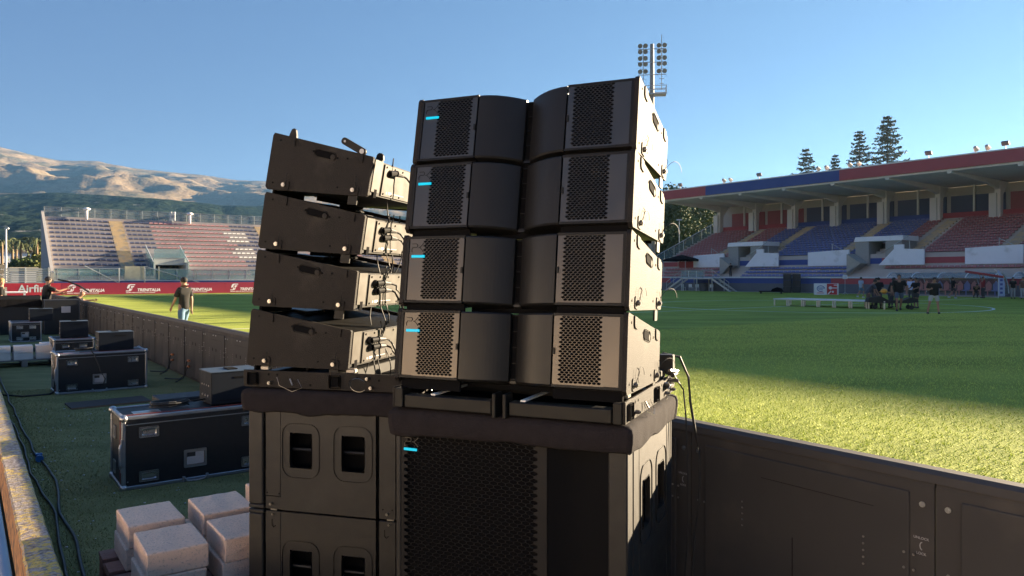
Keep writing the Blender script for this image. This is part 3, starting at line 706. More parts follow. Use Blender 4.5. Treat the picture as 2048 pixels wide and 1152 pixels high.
m = MB(); m.cyl((0,0,0),(0,0,2.0),.03,6); m.tube([(0,0,2.0),(-.1,0,2.25),(-.35,0,2.4)],.025); m.build('pole', white_paint, fl)
m = MB(); m.prism([(0,.15),(.55,.15),(.55,1.2),(.35,1.95),(-.05,2.35),(0,2.0)], -.012, .012); m.build('banner', pm('pale_blue_flag', (.45,.52,.72), rough=.8, var=.1), fl)
m = MB()
for z in (.35,.7,1.05,1.4): m.box(.14,.36,-.02,-.014,z,z+.18)
m.build('marks', pm('flag_blue', (.08,.10,.35), rough=.8), fl)
# steel platform with two stairs
pf = thing('steel_platform', 'steel platform with stairs and glass rail in front of the covered stand', 'platform', W(58.6, 72.4), NANG)
m = MB(); m.box(0,2.5,-1.5,3.3,1.48,1.6)
for x in (.1,2.4):
    for y in (-1.4,.9,3.2): m.box(x-.05,x+.05,y-.05,y+.05,0,1.48)
m.build('deck', galv, pf)
for s_, y0 in ((1,3.3),(-1,-1.5)):
    m = MB()
    for x in (.0,1.2):
        m.prism([(y0,1.6),(y0,1.35),(y0+s_*2.4,0),(y0+s_*2.7,0.02)][::s_], x, x+.08, axis='x')
    for i in range(8): m.box(.08,1.2, y0+s_*.3*i + (0 if s_>0 else -.28), y0+s_*.3*i+(.28 if s_>0 else 0), 1.38-.18*i, 1.42-.18*i)
    m.build('stairs', galv, pf)
    m = MB()
    for i in (0,1,2): m.cyl((0,y0+s_*1.2*i,1.5-.72*i),(0,y0+s_*1.2*i,2.55-.72*i),.03,5)
    m.cyl((0,y0,2.55),(0,y0+s_*2.4,1.11),.035,5); m.cyl((0,y0,2.05),(0,y0+s_*2.4,.61),.025,5); m.build('handrail', galv, pf)
m = MB()
for y in (-1.5,-.3,.9,2.1,3.3): m.cyl((0,y,1.6),(0,y,2.6),.035,5)
m.cyl((0,-1.5,2.6),(0,3.3,2.6),.035,5); m.build('railing', galv, pf)
m = MB(); m.box(-.01,.01,-.2,3.2,1.68,2.52); m.build('glass_panel', glassm, pf)
def plastic_chair(loc, rz, label):
    t = thing('plastic_chair', label, 'chair', loc, rz, 'white chairs under the platform')
    m = MB(); m.box(-.22,.22,-.22,.22,.42,.46,bev=.015); m.build('seat', white_paint, t)
    m = MB(); m.box(-.22,.22,.19,.22,.5,.85,bev=.01); m.box(-.2,-.17,.19,.22,.46,.5); m.box(.17,.2,.19,.22,.46,.5); m.build('backrest', white_paint, t)
    for x in (-.2,.17):
        for y in (-.2,.17): m = MB(); m.box(x,x+.03,y,y+.03,0,.42); m.build('leg', white_paint, t)
    return t
for i, (tt, lb) in enumerate(((62.2,'white plastic chair under the platform, nearest its left stairs'),(61.0,'white plastic chair under the platform, second from the left'),(60.0,'white plastic chair under the middle of the platform'),(57.9,'white plastic chair under the right end of the platform'))): plastic_chair(W(tt, 73.2), NANG + math.pi/2 + .3*i, lb)
# black gazebo on the lower terrace
gz = thing('gazebo', 'black canopy gazebo with a red back wall at the left end of the covered stand', 'gazebo', W(65.4, 76.0, 1.7), NANG)
m = MB(); c = m.b.verts.new((.6,0,3.0)); q = [m.b.verts.new(v) for v in ((-.9,-1.9,2.35),(2.1,-1.9,2.35),(2.1,1.9,2.35),(-.9,1.9,2.35))]; q2 = [m.b.verts.new((v.co.x,v.co.y,2.1)) for v in q]
for i in range(4): m.b.faces.new([q[i],q[(i+1)%4],c]); m.b.faces.new([q2[i],q2[(i+1)%4],q[(i+1)%4],q[i]])
m.build('canopy', cloth_black, gz)
for x in (-.85,2.05):
    for y in (-1.85,1.85): m = MB(); m.cyl((x,y,0 if x>0 else -.0),(x,y,2.3),.035,5); m.build('leg', galv, gz)
m = MB(); m.box(2.0,2.03,-1.6,1.6,1.0,2.1); m.build('back_wall', red_p, gz)
# two stacks of dark loudspeakers, cubes with logos, staging, lamp on stand
for px, lb in ((1575,'left of two tall dark loudspeaker stacks in front of the blue wall'),(1593,'right of two tall dark loudspeaker stacks in front of the blue wall')):
    sp = thing('far_loudspeaker_stack', lb, 'loudspeakers', at(px, 82), rad(-25), 'dark stacks by the far wall')
    for k in range(3): m = MB(); m.box(-.42,.42,-.4,.4,.7*k+.01,.7*k+.69,bev=.03); m.build('cabinet', pm('far_black_cabinet', (.045,.04,.038), rough=.6, var=.1), sp)
cb = []
for i, (px, lb, col) in enumerate(((1640.5,'white display cube with a blue and red emblem beside the red one','w'),(1664,'red display cube with a white emblem beside the white one','r'))):
    cu_ = thing('display_cube', lb, 'display cube', at(px, 73), rad(-17), 'display cubes by the far touchline')
    m = MB(); m.box(-.55,.55,-.5,.5,0,1.12,bev=.015); m.build('body', white_paint if col=='w' else pm('white_cube_red_face', (.66,.64,.64), rough=.6), cu_)
    if col == 'w':
        m = MB(); M_ = Matrix.Translation((0,-.506,.62)) @ Matrix.Rotation(rad(90),4,'X')
        for a in range(0,300,20): m.cyl(M_@Vector((.34*math.cos(rad(a)),.27*math.sin(rad(a)),0)), M_@Vector((.34*math.cos(rad(a+20)),.27*math.sin(rad(a+20)),0)), .035, 5)
        m.box(-.25,.3,-.512,-.503,.64,.70); m.box(-.2,.18,-.512,-.503,.52,.57); m.build('emblem', pm('emblem_blue', (.06,.13,.38), rough=.6), cu_)
        m = MB(); m.box(-.35,.3,-.512,-.503,.16,.21); m.box(-.2,.2,-.512,-.503,.28,.31); m.build('lettering', red_air, cu_)
    else:
        m = MB(); m.box(-.52,.40,-.506,-.5015,.03,1.09); m.build('red_face', pm('cube_red', (.55,.05,.05), rough=.6), cu_)
        m = MB(); m.cyl((-.2,-.512,.68),(-.2,-.507,.68),.16,12); m.box(-.1,.38,-.512,-.507,.63,.72); m.prism([(-.5,.05),(-.36,.05),(-.1,.35),(-.18,.42)],-.512,-.507); m.cyl((.02,-.512,.3),(.02,-.507,.3),.1,10); m.box(.1,.5,-.512,-.507,.92,1.0); m.build('emblem', white_paint, cu_)
dk0, dk1 = at(1546, 46.0), at(1770, 40.5); dv = (dk1 - dk0); ang = math.atan2(dv.y, dv.x); nd = 7; stp = dv.length / nd
dko = ['leftmost','second from left','third from left','fourth from left','fifth from left','sixth from left','rightmost']
for k in range(nd):
    dk = thing('staging_deck', 'low white staging deck on the pitch, %s of the row' % dko[k], 'staging deck', dk0 + dv * (k / nd), ang, 'row of white staging decks')
    m = MB(); m.box(.01, stp-.01, 0, 1.9, .38, .44); m.build('top', pm('grey_white_deck', (.60,.60,.58), rough=.5), dk)
    for x in (.03, stp-.10):
        for y in (.03, 1.8): m = MB(); m.box(x,x+.07,y,y+.07,0,.38); m.build('leg', pm('cream_leg', (.72,.66,.5), rough=.6), dk)
tl = thing('work_lamp', 'small white lamp on a thin stand near the display cubes', 'lamp', at(1690, 74), 0)
m = MB(); m.cyl((0,0,.2),(0,0,1.6),.025,5)
for a in (0,2.1,4.2): m.cyl((0,0,.25),(.3*math.cos(a),.3*math.sin(a),0),.02,4)
m.build('tripod', galv, tl); m = MB(); m.box(-.22,.22,-.06,.06,1.55,1.95,bev=.02); m.build('lamp_head', white_paint, tl)
bf = thing('flat_trolley', 'dark flat trolley with folded gear lying on the far touchline', 'trolley', at(1542, 77), rad(-20))
m = MB(); m.box(-1.2,1.2,-.4,.4,.2,.3,bev=.02); m.prism([(0,.3),(1.2,.3),(1.1,.55),(.6,.7),(.1,.5)],-.3,.3); m.build('deck', cloth_black, bf)
m = MB()
for x in (-1,1):
    for y in (-.35,.35): m.cyl((x,y-.04,.1),(x,y+.04,.1),.1,8)
m.build('wheels', cable_black, bf)
bn = thing('waste_bin', 'grey waste bin standing by the platform stairs', 'bin', at(1406, 92), 0)
m = MB(); m.cyl((0,0,0),(0,0,.85),.36,12,.42); m.cyl((0,0,.85),(0,0,.9),.44,12); m.build('body', grey_w, bn)
# ------------------------------------------------------------------ loudspeaker stacks
# local frame of a stack: X front -> back, Y across the cabinets, Z up
def rrect(cx, cz, w_, h_, r, n_=5):
    P = []
    for (sx, sz, a0) in ((1,1,0),(-1,1,90),(-1,-1,180),(1,-1,270)):
        for i in range(n_ + 1):
            a = rad(a0 + 90*i/n_); P.append((cx + sx*(w_/2 - r) + r*math.cos(a), cz + sz*(h_/2 - r) + r*math.sin(a)))
    return P
def ring(mb, outer, inner, y0, y1):
    """frame between two outlines of equal point count, standing on a Y=const face, from y0 to y1"""
    b = mb.b; L4 = []
    for pts, y in ((outer, y0), (outer, y1), (inner, y1), (inner, y0)): L4.append([b.verts.new((x, y, z)) for x, z in pts])
    k = len(outer)
    for A, B in zip(L4, L4[1:]):
        for i in range(k): b.faces.new([A[i], A[(i+1)%k], B[(i+1)%k], B[i]])
    return mb
def hexgrid(y0, z0, py, pz, nc, nr, k, x=0., flip=1, depth=.004):
    m = MB(); b = m.b
    def hx(cy, cz, s): return [(cy + a*py*s, cz + c*pz*s) for a, c in ((0,2/3),(-.5,1/3),(-.5,-1/3),(0,-2/3),(.5,-1/3),(.5,1/3))]
    for j in range(-1, nr + 1):
        for i in range(-1, nc + 1):
            cy = y0 + (i + .5 + (.5 if j % 2 else 0)) * py; cz = z0 + (j + .5) * pz
            if i in (-1, nc) or j in (-1, nr): b.faces.new([b.verts.new((x, a, c)) for a, c in hx(cy, cz, 1.)]); continue
            O = [b.verts.new((x, a, c)) for a, c in hx(cy, cz, 1.)]
            q = [(cy + k*.5*py*math.cos(rad(t_))*1.0, cz + k*.62*pz*math.sin(rad(t_))) for t_ in (90,150,210,270,330,30)]
            I = [b.verts.new((x, a, c)) for a, c in q]; D = [b.verts.new((x + depth, a, c)) for a, c in q]
            for t_ in range(6):
                u_ = (t_+1) % 6; b.faces.new([O[t_], O[u_], I[u_], I[t_]]); b.faces.new([I[t_], I[u_], D[u_], D[t_]])
    return m
Wd, DPT, HF, HB = 1.05, .58, .293, .20
def pk_mark(mb, yl, z, s):
    """emblem strokes on the front face; image-left is +Y"""
    def st(a, b_):
        p = Vector((0, yl - a[0]*s, z + a[1]*s)); q = Vector((0, yl - b_[0]*s, z + b_[1]*s)); d = (q - p); n_ = Vector((0, -d.z, d.y)).normalized() * s*.035
        e = Vector((-.0012, 0, 0)); v = [mb.b.verts.new(c + e*k) for k in (0, 1) for c in (p-n_, p+n_, q+n_, q-n_)]
        for f in ((0,1,2,3),(7,6,5,4),(0,4,5,1),(1,5,6,2),(2,6,7,3),(3,7,4,0)): mb.b.faces.new([v[i] for i in f])
    for a, b_ in (((.05,.92),(.72,.92)),((.72,.92),(.85,.8)),((.85,.8),(.85,.62)),((.85,.62),(.74,.5)),((.74,.5),(.18,.5)),((.18,.5),(.0,.3)),((0,.3),(0,0)),((0,0),(.1,0)),((1.75,.95),(1.2,.48)),((1.2,.48),(1.75,0)),((1.2,.48),(1.0,.48)),((1.6,.95),(1.75,.95)),((1.6,0),(1.75,0))): st(a, b_)
def make_element():
    t = thing('line_array_loudspeaker', '', 'loudspeaker')
    half = lambda x: (HF + (HB - HF) * x / DPT) / 2
    # core, a little smaller than the side plates
    m = MB()
    for a_, b__ in ((.0206,.313),(Wd-.313,Wd-.0206)): m.prism([(.055,-half(.055)-.004),(.055,half(.055)-.02),(.1399,half(.14)-.02),(.1399,-half(.14)+.004)], a_, b__, axis='y')
    m.prism([(.14,-half(.14)+.004),(.14,half(.14)-.022),(DPT-.004,half(DPT)-.012),(DPT-.004,-half(DPT)+.012)], .02, Wd-.02, axis='y'); m.build('body', black_paint, t)
    for y0, y1 in ((0,.02),(Wd-.02,Wd)):
        m = MB(); c = .014
        hf, hb = HF/2, HB/2
        m.prism([(c,-hf),(0,-hf+c),(0,hf-c),(c*.6,hf),(DPT-.006,hb+.0),(DPT,hb-.008),(DPT,-hb+.008),(DPT-.006,-hb)], y0, y1, axis='y'); m.build('side_panel', black_coat, t)
    zt, zb = HF/2 - .007, -HF/2 + .017
    # front frame: chamfered rails above and below, posts at the ends
    m = MB()
    m.prism([(.003,zt),(.003,zt-.010),(.06,zt-.010),(.06,zt-.016+.010)], .0205, .312, axis='y'); m.prism([(.003,zt),(.003,zt-.010),(.06,zt-.010),(.06,zt-.006)], Wd-.312, Wd-.0205, axis='y')
    m.b.free()
    for a, b_ in ((.0205,.312),(Wd-.312,Wd-.0205)):
        m = MB(); m.prism([(.003,zt),(.003,zt-.010),(.06,zt-.010),(.06,zt-.006)], a, b_, axis='y'); m.prism([(.003,zb+.008),(.003,zb-.001),(.05,zb-.008),(.06,zb+.008)], a, b_, axis='y')
        m.box(.0, .05, a if a < .5 else b_-.012, (a+.012) if a < .5 else b_, zb+.0085, zt-.0105)
        m.build('front_frame', black_paint, t)
    for side in (0, 1):
        g0 = .034 if side == 0 else Wd - .308; g1 = g0 + .274
        py, pz, nc, nr = .0192, .00845, 9, 29
        hy = (g1 - .003 - (nc+1.5)*py) if side == 0 else g0 + .003 + py
        hz = zb + .0145
        m = hexgrid(hy, hz, py, pz, nc, nr, .98, x=.004)
        top = hz + (nr)*pz
        m.box(.0043, .0075, g0, g1, zb+.0095, hz - .001); m.box(.0043, .0075, g0, g1, top + .001, zt-.011)
        m.box(.0043, .0075, g0, hy - .001, hz - .001, top + .001)
        m.box(.0043, .0075, hy + (nc+.5)*py + .001, g1, hz - .001, top + .001)
        gr = m.build('grille', grille_metal, t)
        m = MB(); m.box(.013, .03, g0, g1, zb+.01, zt-.012); m.build('foam', void_black, t)
        if side == 1:
            m = MB(); pk_mark(m, g1-.012, zt-.062, .034)
            for v in m.b.verts: v.co.x += .0035
            m.build('emblem', logo_dark, gr)
            m = MB(); m.box(-.0015, .0042, g1-.082, g1-.014, zt-.088, zt-.077, bev=.0015); m.build('badge', cyan, gr)
        m = MB(); yy = g1 - .004 if side == 0 else g0 + .004; m.box(-.002, .004, yy-.004, yy+.004, -.012, .012); m.build('clip', black_paint, t)
    # swept panels either side of the central slot
    for s_ in (0, 1):
        P = []; ya, yb = .316, .508
        for i in range(15):
            q = i / 14; P.append((ya + (yb - ya) * q, .004 + .094 * q ** 2.0))
        if s_: P = [(Wd - y, x) for y, x in P]
        m = MB(); b = m.b; R0 = []; R1 = []
        for y, x in P:
            R0.append([b.verts.new((x + e, y, z)) for e, z in ((.14-x if x < .13 else .02, zt-.006),(.006, zt-.0015),(0, zt-.008),(0, zb+.006),(.006, zb-.001),(.14-x, zb-.014))])
        for A, B in zip(R0, R0[1:]):
            for i in range(5): b.faces.new([A[i], A[i+1], B[i+1], B[i]])
        b.faces.new(R0[0]); b.faces.new(R0[-1][::-1]); m.build('waveguide_panel', panel_plastic, t)
    m = MB(); m.box(.032, .045, .022, .312, -HF/2-.028, zb-.002); m.box(.032, .045, Wd-.312, Wd-.022, -HF/2-.028, zb-.002); m.box(.128, .136, .30, Wd-.30, -HF/2-.012, zb-.002); m.box(.125, .135, .509, Wd-.509, zb-.01, zt-.003); m.build('slot_recess', void_black, t)
    m = MB()
    for i in range(5): z = zb + .012 + (zt - zb - .02) * i / 4; m.box(.118, .126, .509, Wd-.509, z-.001, z+.001)
    m.box(.110,.126,.510,Wd-.510,zb-.004,zb+.006)
    m.build('slot_bars', panel_plastic, t)
    # flank hardware on both sides
    for s_, y in ((-1, 0.), (1, Wd)):
        def fy(e): return y + s_ * e
        def pr(mb, poly, e0, e1):
            a, b_ = sorted((fy(e0), fy(e1))); mb.prism(poly, a, b_, axis='y')
        m = MB()
        sl = math.atan2((HB-HF)/2, DPT)
        def slope(cx, off): return half(cx) - off
        cx, cz = .315, slope(.315, .047); Q = rrect(0, 0, .115, .034, .0165, 5); Qr = [(cx + a*math.cos(sl) - b_*math.sin(sl), cz + a*math.sin(sl) + b_*math.cos(sl)) for a, b_ in Q]
        pr(m, Qr, .0004, .0016)
        for hx_, hz_ in ((.05,half(.05)-.03),(.04,-half(.04)+.035),(.245,half(.24)-.045),(.385,half(.38)-.05),(.44,half(.44)-.04),(.41,-half(.41)+.035)):
            pr(m, rrect(hx_, hz_, .010, .010, .0049, 3), .0004, .0016)
        m.build('painted_side_openings', void_black, t)  # hollows shown as flat black patches, their darkness painted on
        m = MB(); Q2 = rrect(0, 0, .125, .044, .0215, 5); Q2r = [(cx + a*math.cos(sl) - b_*math.sin(sl), cz + a*math.sin(sl) + b_*math.cos(sl)) for a, b_ in Q2]
        ring(m, Q2r, Qr, *sorted((fy(.0003), fy(.0035)))); pr(m, rrect(cx+.043, cz-.007, .027, .027, .0133, 5), .0017, .003)
        m.build('handle_rim', black_coat, t)
        for px_ in (.11, .50):
            m = MB()
            pr(m, [(px_-.024,half(px_-.024)-.001),(px_-.022,half(px_)-.032),(px_-.012,half(px_)-.042),(px_+.026,half(px_)-.046),(px_+.026,half(px_+.026)-.001)], .0004, .006)
            m.build('hinge_cover', black_coat, t); m = MB()
            pr(m, rrect(px_, -half(px_)+.027, .056, .046, .010, 3), .0004, .005)
            m.build('pin_plate', black_coat, t)
        for px_ in (.11, .50):
            m = MB(); a, b_ = fy(.0052), fy(.017); m.cyl((px_, a, -half(px_)+.027), (px_, b_, -half(px_)+.027), .0105, 10); m.cyl((px_, b_, -half(px_)+.027), (px_, fy(.020), -half(px_)+.027), .006, 8)
            m.build('pin', steel, t)
        m = MB()
        for px_ in (.11, .50): m.tube([(px_+.01, fy(.008), -half(px_)+.035),(px_+.016, fy(.02), -half(px_)+.075),(px_+.014,fy(.012),-half(px_)+.088)], .0014, 5)
        m.build('tether', cable_black, t)
        # link strap to the cabinet below
        m = MB(); pr(m, [(.475,-half(.475)-.045),(.525,-half(.525)-.045),(.525,-half(.525)-.002),(.475,-half(.475)-.002)], -.012, -.004); m.build('link_strap', black_paint, t)
    # rear connector plate
    m = MB(); m.box(DPT-.003, DPT+.003, .14, Wd-.14, -HB/2+.02, HB/2-.018, bev=.001); m.box(DPT-.003, DPT+.004, .022, .11, -HB/2+.03, HB/2-.01); m.build('rear_panel', pm('rear_plate_paint', (.05,.043,.036), rough=.4, var=.1, vs=9, spec=.8), t)
    m = MB()
    for y in (.16,.26,.36,.5,.62,.78,.88):
        for z in (-HB/2+.032, HB/2-.03): m.cyl((DPT+.003,y,z),(DPT+.006,y,z),.0055,7)
    m.box(DPT-.001, DPT+.0045, .055,.085,-HB/2+.002,-HB/2+.045); m.build('screws', void_black, t)
    m = MB(); m.box(DPT+.0031, DPT+.0036, .22,.26,-.066,-.052); m.cyl((DPT+.003,.20,-.06),(DPT+.0036,.20,-.06),.007,8); m.box(DPT+.0031, DPT+.0036, .28,.42,-.060,-.056); m.build('markings', label_white, t)
    return t
proto = make_element(); used_proto = [False]
def stack_frame(origin, ang):
    return Matrix.Translation(origin) @ Matrix.Rotation(ang, 4, 'Z')
def place_el(F, ang, u, z, th, sc, label, group):
    th = rad(th); hf = HF/2*sc
    loc = F @ Vector((u + hf*math.sin(th), 0, z + hf*math.cos(th)))
    o = proto if not used_proto[0] else copy_tree(proto); used_proto[0] = True
    o.location = loc; o.rotation_euler = (0, th, ang); o.scale = (1, 1, sc); tag(o, label, None, group); return o

def make_sub(Hq=.594, zo=0., hh=.275, ho=(.222,.402), s1=.083, s2=.722):
    t = thing('subwoofer', '', 'loudspeaker'); D, Wq = .85, 1.05
    m = MB(); m.box(.06, D-.01, .10, Wq-.02, .004, Hq-.004); m.box(.075, D-.01, .02, .0995, .004, ho[0]-.03); m.box(.075, D-.01, .02, .0995, ho[1]+.02, Hq-.004); m.build('body', void_black, t)
    m = MB(); m.box(.0, .09, .0, Wq, 0, .02, bev=.004); m.box(0, .09, 0, Wq, Hq-.02, Hq, bev=.004)
    m.box(0, .084, 0, .078, .0205, Hq-.0205, bev=.006); m.box(0, .084, Wq-.022, Wq, .0205, Hq-.0205, bev=.004); m.box(D-.02, D, .0, Wq, 0, Hq, bev=.004)
    m.box(.0845, D-.0205, Wq-.019, Wq-.001, .003, Hq-.003); m.build('frame', sub_coat, t)
    # viewer's flank: plates with two real openings
    m = MB(); y0, y1 = .0, .018
    hx_ = ((.243,.369),(.535,.662)); hz = ho
    m.box(.101, .188, y0+.001, y1, .07, Hq-.002, bev=.002); m.box(.101,.188,y0+.004,y1,.002,.067)
    for a, b_ in ((.1905,hx_[0][0]),(hx_[0][1],hx_[1][0]),(hx_[1][1],.722)): m.box(a, b_, y0, y1, hz[0], hz[1])
    m.box(.1905,.722,y0,y1,.002,hz[0]); m.box(.1905,.722,y0,y1,hz[1],Hq-.002)
    m.box(.739, .828, y0+.001, y1, .002, Hq-.002, bev=.002); m.build('side_panel', sub_coat, t)
    hc_ = (ho[0]+ho[1])/2
    for a, b_ in hx_:
        m = MB(); cx = (a + b_)/2; ring(m, rrect(cx,hc_,.21,hh,.06,6), rrect(cx,hc_,b_-a-.002,hz[1]-hz[0]-.002,.028,6), -.0045, .017); m.build('handle_surround', panel_plastic, t)
        m = MB(); m.cyl((a, .03, hc_),(b_, .03, hc_), .009, 8); m.build('handle_bar', panel_plastic, t)
        m = MB(); ring(m, rrect(cx,hc_,.216,hh+.006,.063,6), rrect(cx,hc_,.2095,hh-.0005,.0598,6), -.0008, .017); m.build('seam', void_black, t)
    m = MB()
    for x in (.11,.18):
        for z in (.085,): m.cyl((x,-.0012,z),(x,.003,z),.004,7)
    for x in (.76,.81):
        for z in (.05,): m.cyl((x,-.0012,z),(x,.003,z),.004,7)
    for x, z in ((.13,.05),(.13,.565),(.78,.56),(.78,.05)):
        pass
    q_ = Hq-.594
    for xx in (.14,.77): m.tube([(xx,-.002,.55+q_),(xx,-.002,.52+q_),(xx+.01,-.002,.51+q_),(xx+.02,-.002,.52+q_)],.0018,5)
    m.build('fittings', void_black, t)
    m = MB()
    for x in (.135,.785):
        m.cyl((x,-.012,.03),(x,.004,.03),.007,8); m.box(x-.0,x+.035,-.006,.0,-.001,.006)
        m.cyl((x+.01,-.010,Hq-.016),(x+.01,.004,Hq-.016),.005,8)
    m.build('latch_pins', steel, t)
    # front: hexagon grille, dark swept recess at the right
    pz = .0149; py = .0365; g0 = .376; nr = int((Hq-.07)/pz); nc = 17
    m = hexgrid(g0, .030, py, pz, nc, nr, 1.06, x=.006)
    m.box(.0075, .011, g0+(nc+.5)*py, Wq-.0225, .021, Hq-.021); m.box(.0064,.011,.337,g0-.001,.021,Hq-.021); m.box(.0075,.011,g0-.004,g0+(nc+.5)*py,.021,.029); m.box(.0075,.011,g0-.004,g0+(nc+.5)*py,.030+nr*pz+.001,Hq-.021)
    m.build('grille', grille_black, t)
    m = MB(); m.box(.026,.034,.337,Wq-.023,.021,Hq-.021); m.build('foam', void_black, t)
    m = MB(); P = [(.080,.012),(.11,.018),(.16,.034),(.21,.05),(.26,.045),(.30,.026),(.335,.009)]; b = m.b
    A = [b.verts.new((x,y,.021)) for y,x in P]; B = [b.verts.new((x,y,Hq-.021)) for y,x in P]
    for i in range(len(P)-1): b.faces.new([A[i],A[i+1],B[i+1],B[i]])
    m.build('port_panel', pm('matt_black_port', (.006,.006,.007), rough=.8, spec=.08), t, smooth=True, nrm=False)
    m = MB(); m.box(.001,.0055,.945,1.012,Hq-.162,Hq-.150,bev=.0015); m.build('badge', cyan, t)
    m = MB(); pk_mark(m, 1.01, Hq-.142, .040)
    for v in m.b.verts: v.co.x += .0055
    m.build('emblem', pm('embossed_mark', (.07,.065,.06), rough=.5), t)
    return t
sub0 = make_sub(); used_sub = [False]
def place_sub(F, ang, z, label, group):
    o = sub0 if not used_sub[0] else copy_tree(sub0); used_sub[0] = True
    o.location = F @ Vector((0, 0, z)); o.rotation_euler = (0, 0, ang); tag(o, label, None, group); return o
def make_cloth(F, ang, label, seed, x0=-.018, x1=.868, y0=-.018, y1=1.068):
    r = random.Random(seed); m = MB(); b = m.b; loop = []
    Cx, Cy = (x0+x1)/2, (y0+y1)/2
    base = []
    n_ = 44
    for i in range(n_): base.append((x0 + (x1-x0)*i/n_, y0, 0, -1))
    for i in range(n_): base.append((x1, y0 + (y1-y0)*i/n_, 1, 0))
    for i in range(n_): base.append((x1 - (x1-x0)*i/n_, y1, 0, 1))
    for i in range(n_): base.append((x0, y1 - (y1-y0)*i/n_, -1, 0))
    k = len(base); rings = []
    lv = [(-.09,1.2195),(-.045,1.222),(-.012,1.219),(.003,1.208),(.008,1.19),(.008,1.16),(.005,1.135),(.002,1.112),(-.004,1.105),(-.010,1.112),(-.012,1.17),(-.02,1.197),(-.09,1.200)]
    for off, z in lv:
        rg = []
        for i, (x, y, nx, ny) in enumerate(base):
            q = i / k * 2*math.pi; wv = noise.noise(Vector((math.cos(q)*7+seed, math.sin(q)*7, z*2))) ; w2 = noise.noise(Vector((math.cos(q)*2.2+seed, math.sin(q)*2.2, 1.)))
            cx_ = (x - Cx)*(1 + off/abs(x1-Cx)); cy_ = (y - Cy)*(1 + off/abs(y1-Cy))
            drop = max(0, 1.2 - z)
            cc = 1 - .05*drop*0
            o_ = wv * .055 * drop * 2; zz = z + (w2 * .022 + .01*wv) * (drop > .05) + .003*wv
            rg.append(b.verts.new((Cx + cx_ + nx*o_, Cy + cy_ + ny*o_, zz)))
        rings.append(rg)
    for A, B in zip(rings, rings[1:]):
        for i in range(k): b.faces.new([A[i], A[(i+1)%k], B[(i+1)%k], B[i]])
    b.faces.new(rings[0][::-1]); b.faces.new(rings[-1])
    o = m.build('cloth_cover', pm('purple_black_cloth', (.020,.0165,.0185), rough=.95, var=.35, vs=22, bump=.8, bs=180, spec=.2), None, smooth=True); o.location = F.translation; o.rotation_euler = (0,0,ang)
    return tag(o, label, 'cloth')
def make_bumper(F, ang, label, group):
    t = thing('rigging_frame', label, 'rigging frame', F.translation, ang, group); z0, z1 = 1.228, 1.315
    for y in (0., 1.038):
        m = MB(); m.box(-.03,.89,y,y+.012,z0,z1,bev=.002)
        for x in (.03,.50): ring(m, rrect(x,(z0+z1)/2,.062,.066,.006,2), rrect(x,(z0+z1)/2,.046,.05,.004,2), y-.012, y-.0)
        m.build('side_plate', black_coat, t)
        m = MB()
        for x in (.03,.50): m.box(x-.023,x+.023,y-.004,y-.0006,(z0+z1)/2-.025,(z0+z1)/2+.025)
        for x, z in ((.12,z1-.02),(.17,z1-.02),(.36,z0+.02),(.62,z1-.02),(.85,z1-.03),(.74,z1-.03)): m.cyl((x,y-.0015,z),(x,y+.001,z),.006,8)
        for x in (.70,.88): pass
        m.build('openings', void_black, t)
        m = MB()
        for x, z in ((.13,z0+.025),(.68,z1-.022),(.70,z0+.02),(.83,z0+.02)): m.cyl((x,y-.018,z),(x,y,z),.0085,9); m.cyl((x,y-.024,z),(x,y-.018,z),.005,8)
        m.cyl((.25,y-.01,z0+.05),(.27,y-.02,z0+.02),.004,6); m.build('pins', steel, t)
    m = MB(); m.tube([(.68+.045*math.cos(a)-.04, -.03-.01*math.sin(a), z0+.035+.035*math.sin(a)) for a in [rad(q) for q in range(20,340,20)]], .0013, 5); m.tube([(.18,-.02,z1-.03),(.2,-.03,z1-.07),(.28,-.04,z0-.01),(.33,-.03,z0+.01),(.3,-.02,z0+.05)],.0013,5); m.build('lanyard', steel, t)
    m = MB()
    for a, b_ in ((.055,.49),(.57,.99)): m.box(-.03,.03,a,b_,z0-.0,z1-.030,bev=.004)
    for yy in (.497,.545): m.box(-.045,.03,yy,yy+.016,z0-.012,z1+.002,bev=.003)
    m.box(-.035,.03,.013,.05,z0,z1-.004,bev=.003); m.box(-.035,.03,.996,1.036,z0,z1-.004,bev=.003)
    for x in (.42,.80): m.box(x,x+.06,.0125,1.0375,z0+.01,z1-.015,bev=.004)
    m.build('cross_beam', black_paint, t)
    m = MB(); m.box(.035,.84,.015,1.034,z0+.008,z0+.015); m.build('tray', void_black, t)
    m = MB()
    for yy in (.42,.84): m.box(-.02,.30,yy,yy+.022,z1-.028,z1-.021)  # slots of sunlight across the tray, put in as whitish bars
    m.build('painted_sun_strips', pm('painted_sun_strip', (.85,.82,.75), rough=.6), t)
    for x in (.06,.55):
        m = MB(); m.box(x,x+.05,.014,.05,z1-.002,z1+.022,bev=.005); m.box(x,x+.05,1.0,1.036,z1-.002,z1+.022,bev=.005); m.build('mount_block', pm('mount_steel',(.35,.33,.31),rough=.4,metal=.6), t)
    for y in (.2,.9):
        m = MB(); m.prism([(.80,z1-.01),(.80,z1+.03),(.815,z1+.055),(.835,z1+.062),(.855,z1+.055),(.87,z1+.03),(.87,z1-.01)], y, y+.014); m.build('lug', steel, t)
    return t
def add_lanyards(o):
    half = lambda x: (HF + (HB - HF) * x / DPT) / 2
    for px_, rr, e in ((.15,.040,.006),(.56,.045,.05)):
        m = MB(); m.tube([(px_+.0+rr*(1-math.cos(a))*1.0, -(.008+e*math.sin(a/2)), -half(px_)+.060+rr*.75*math.sin(a)) for a in [rad(x_) for x_ in range(-80, 200, 20)]], .0012, 5); m.build('lanyard', cable_black, o)
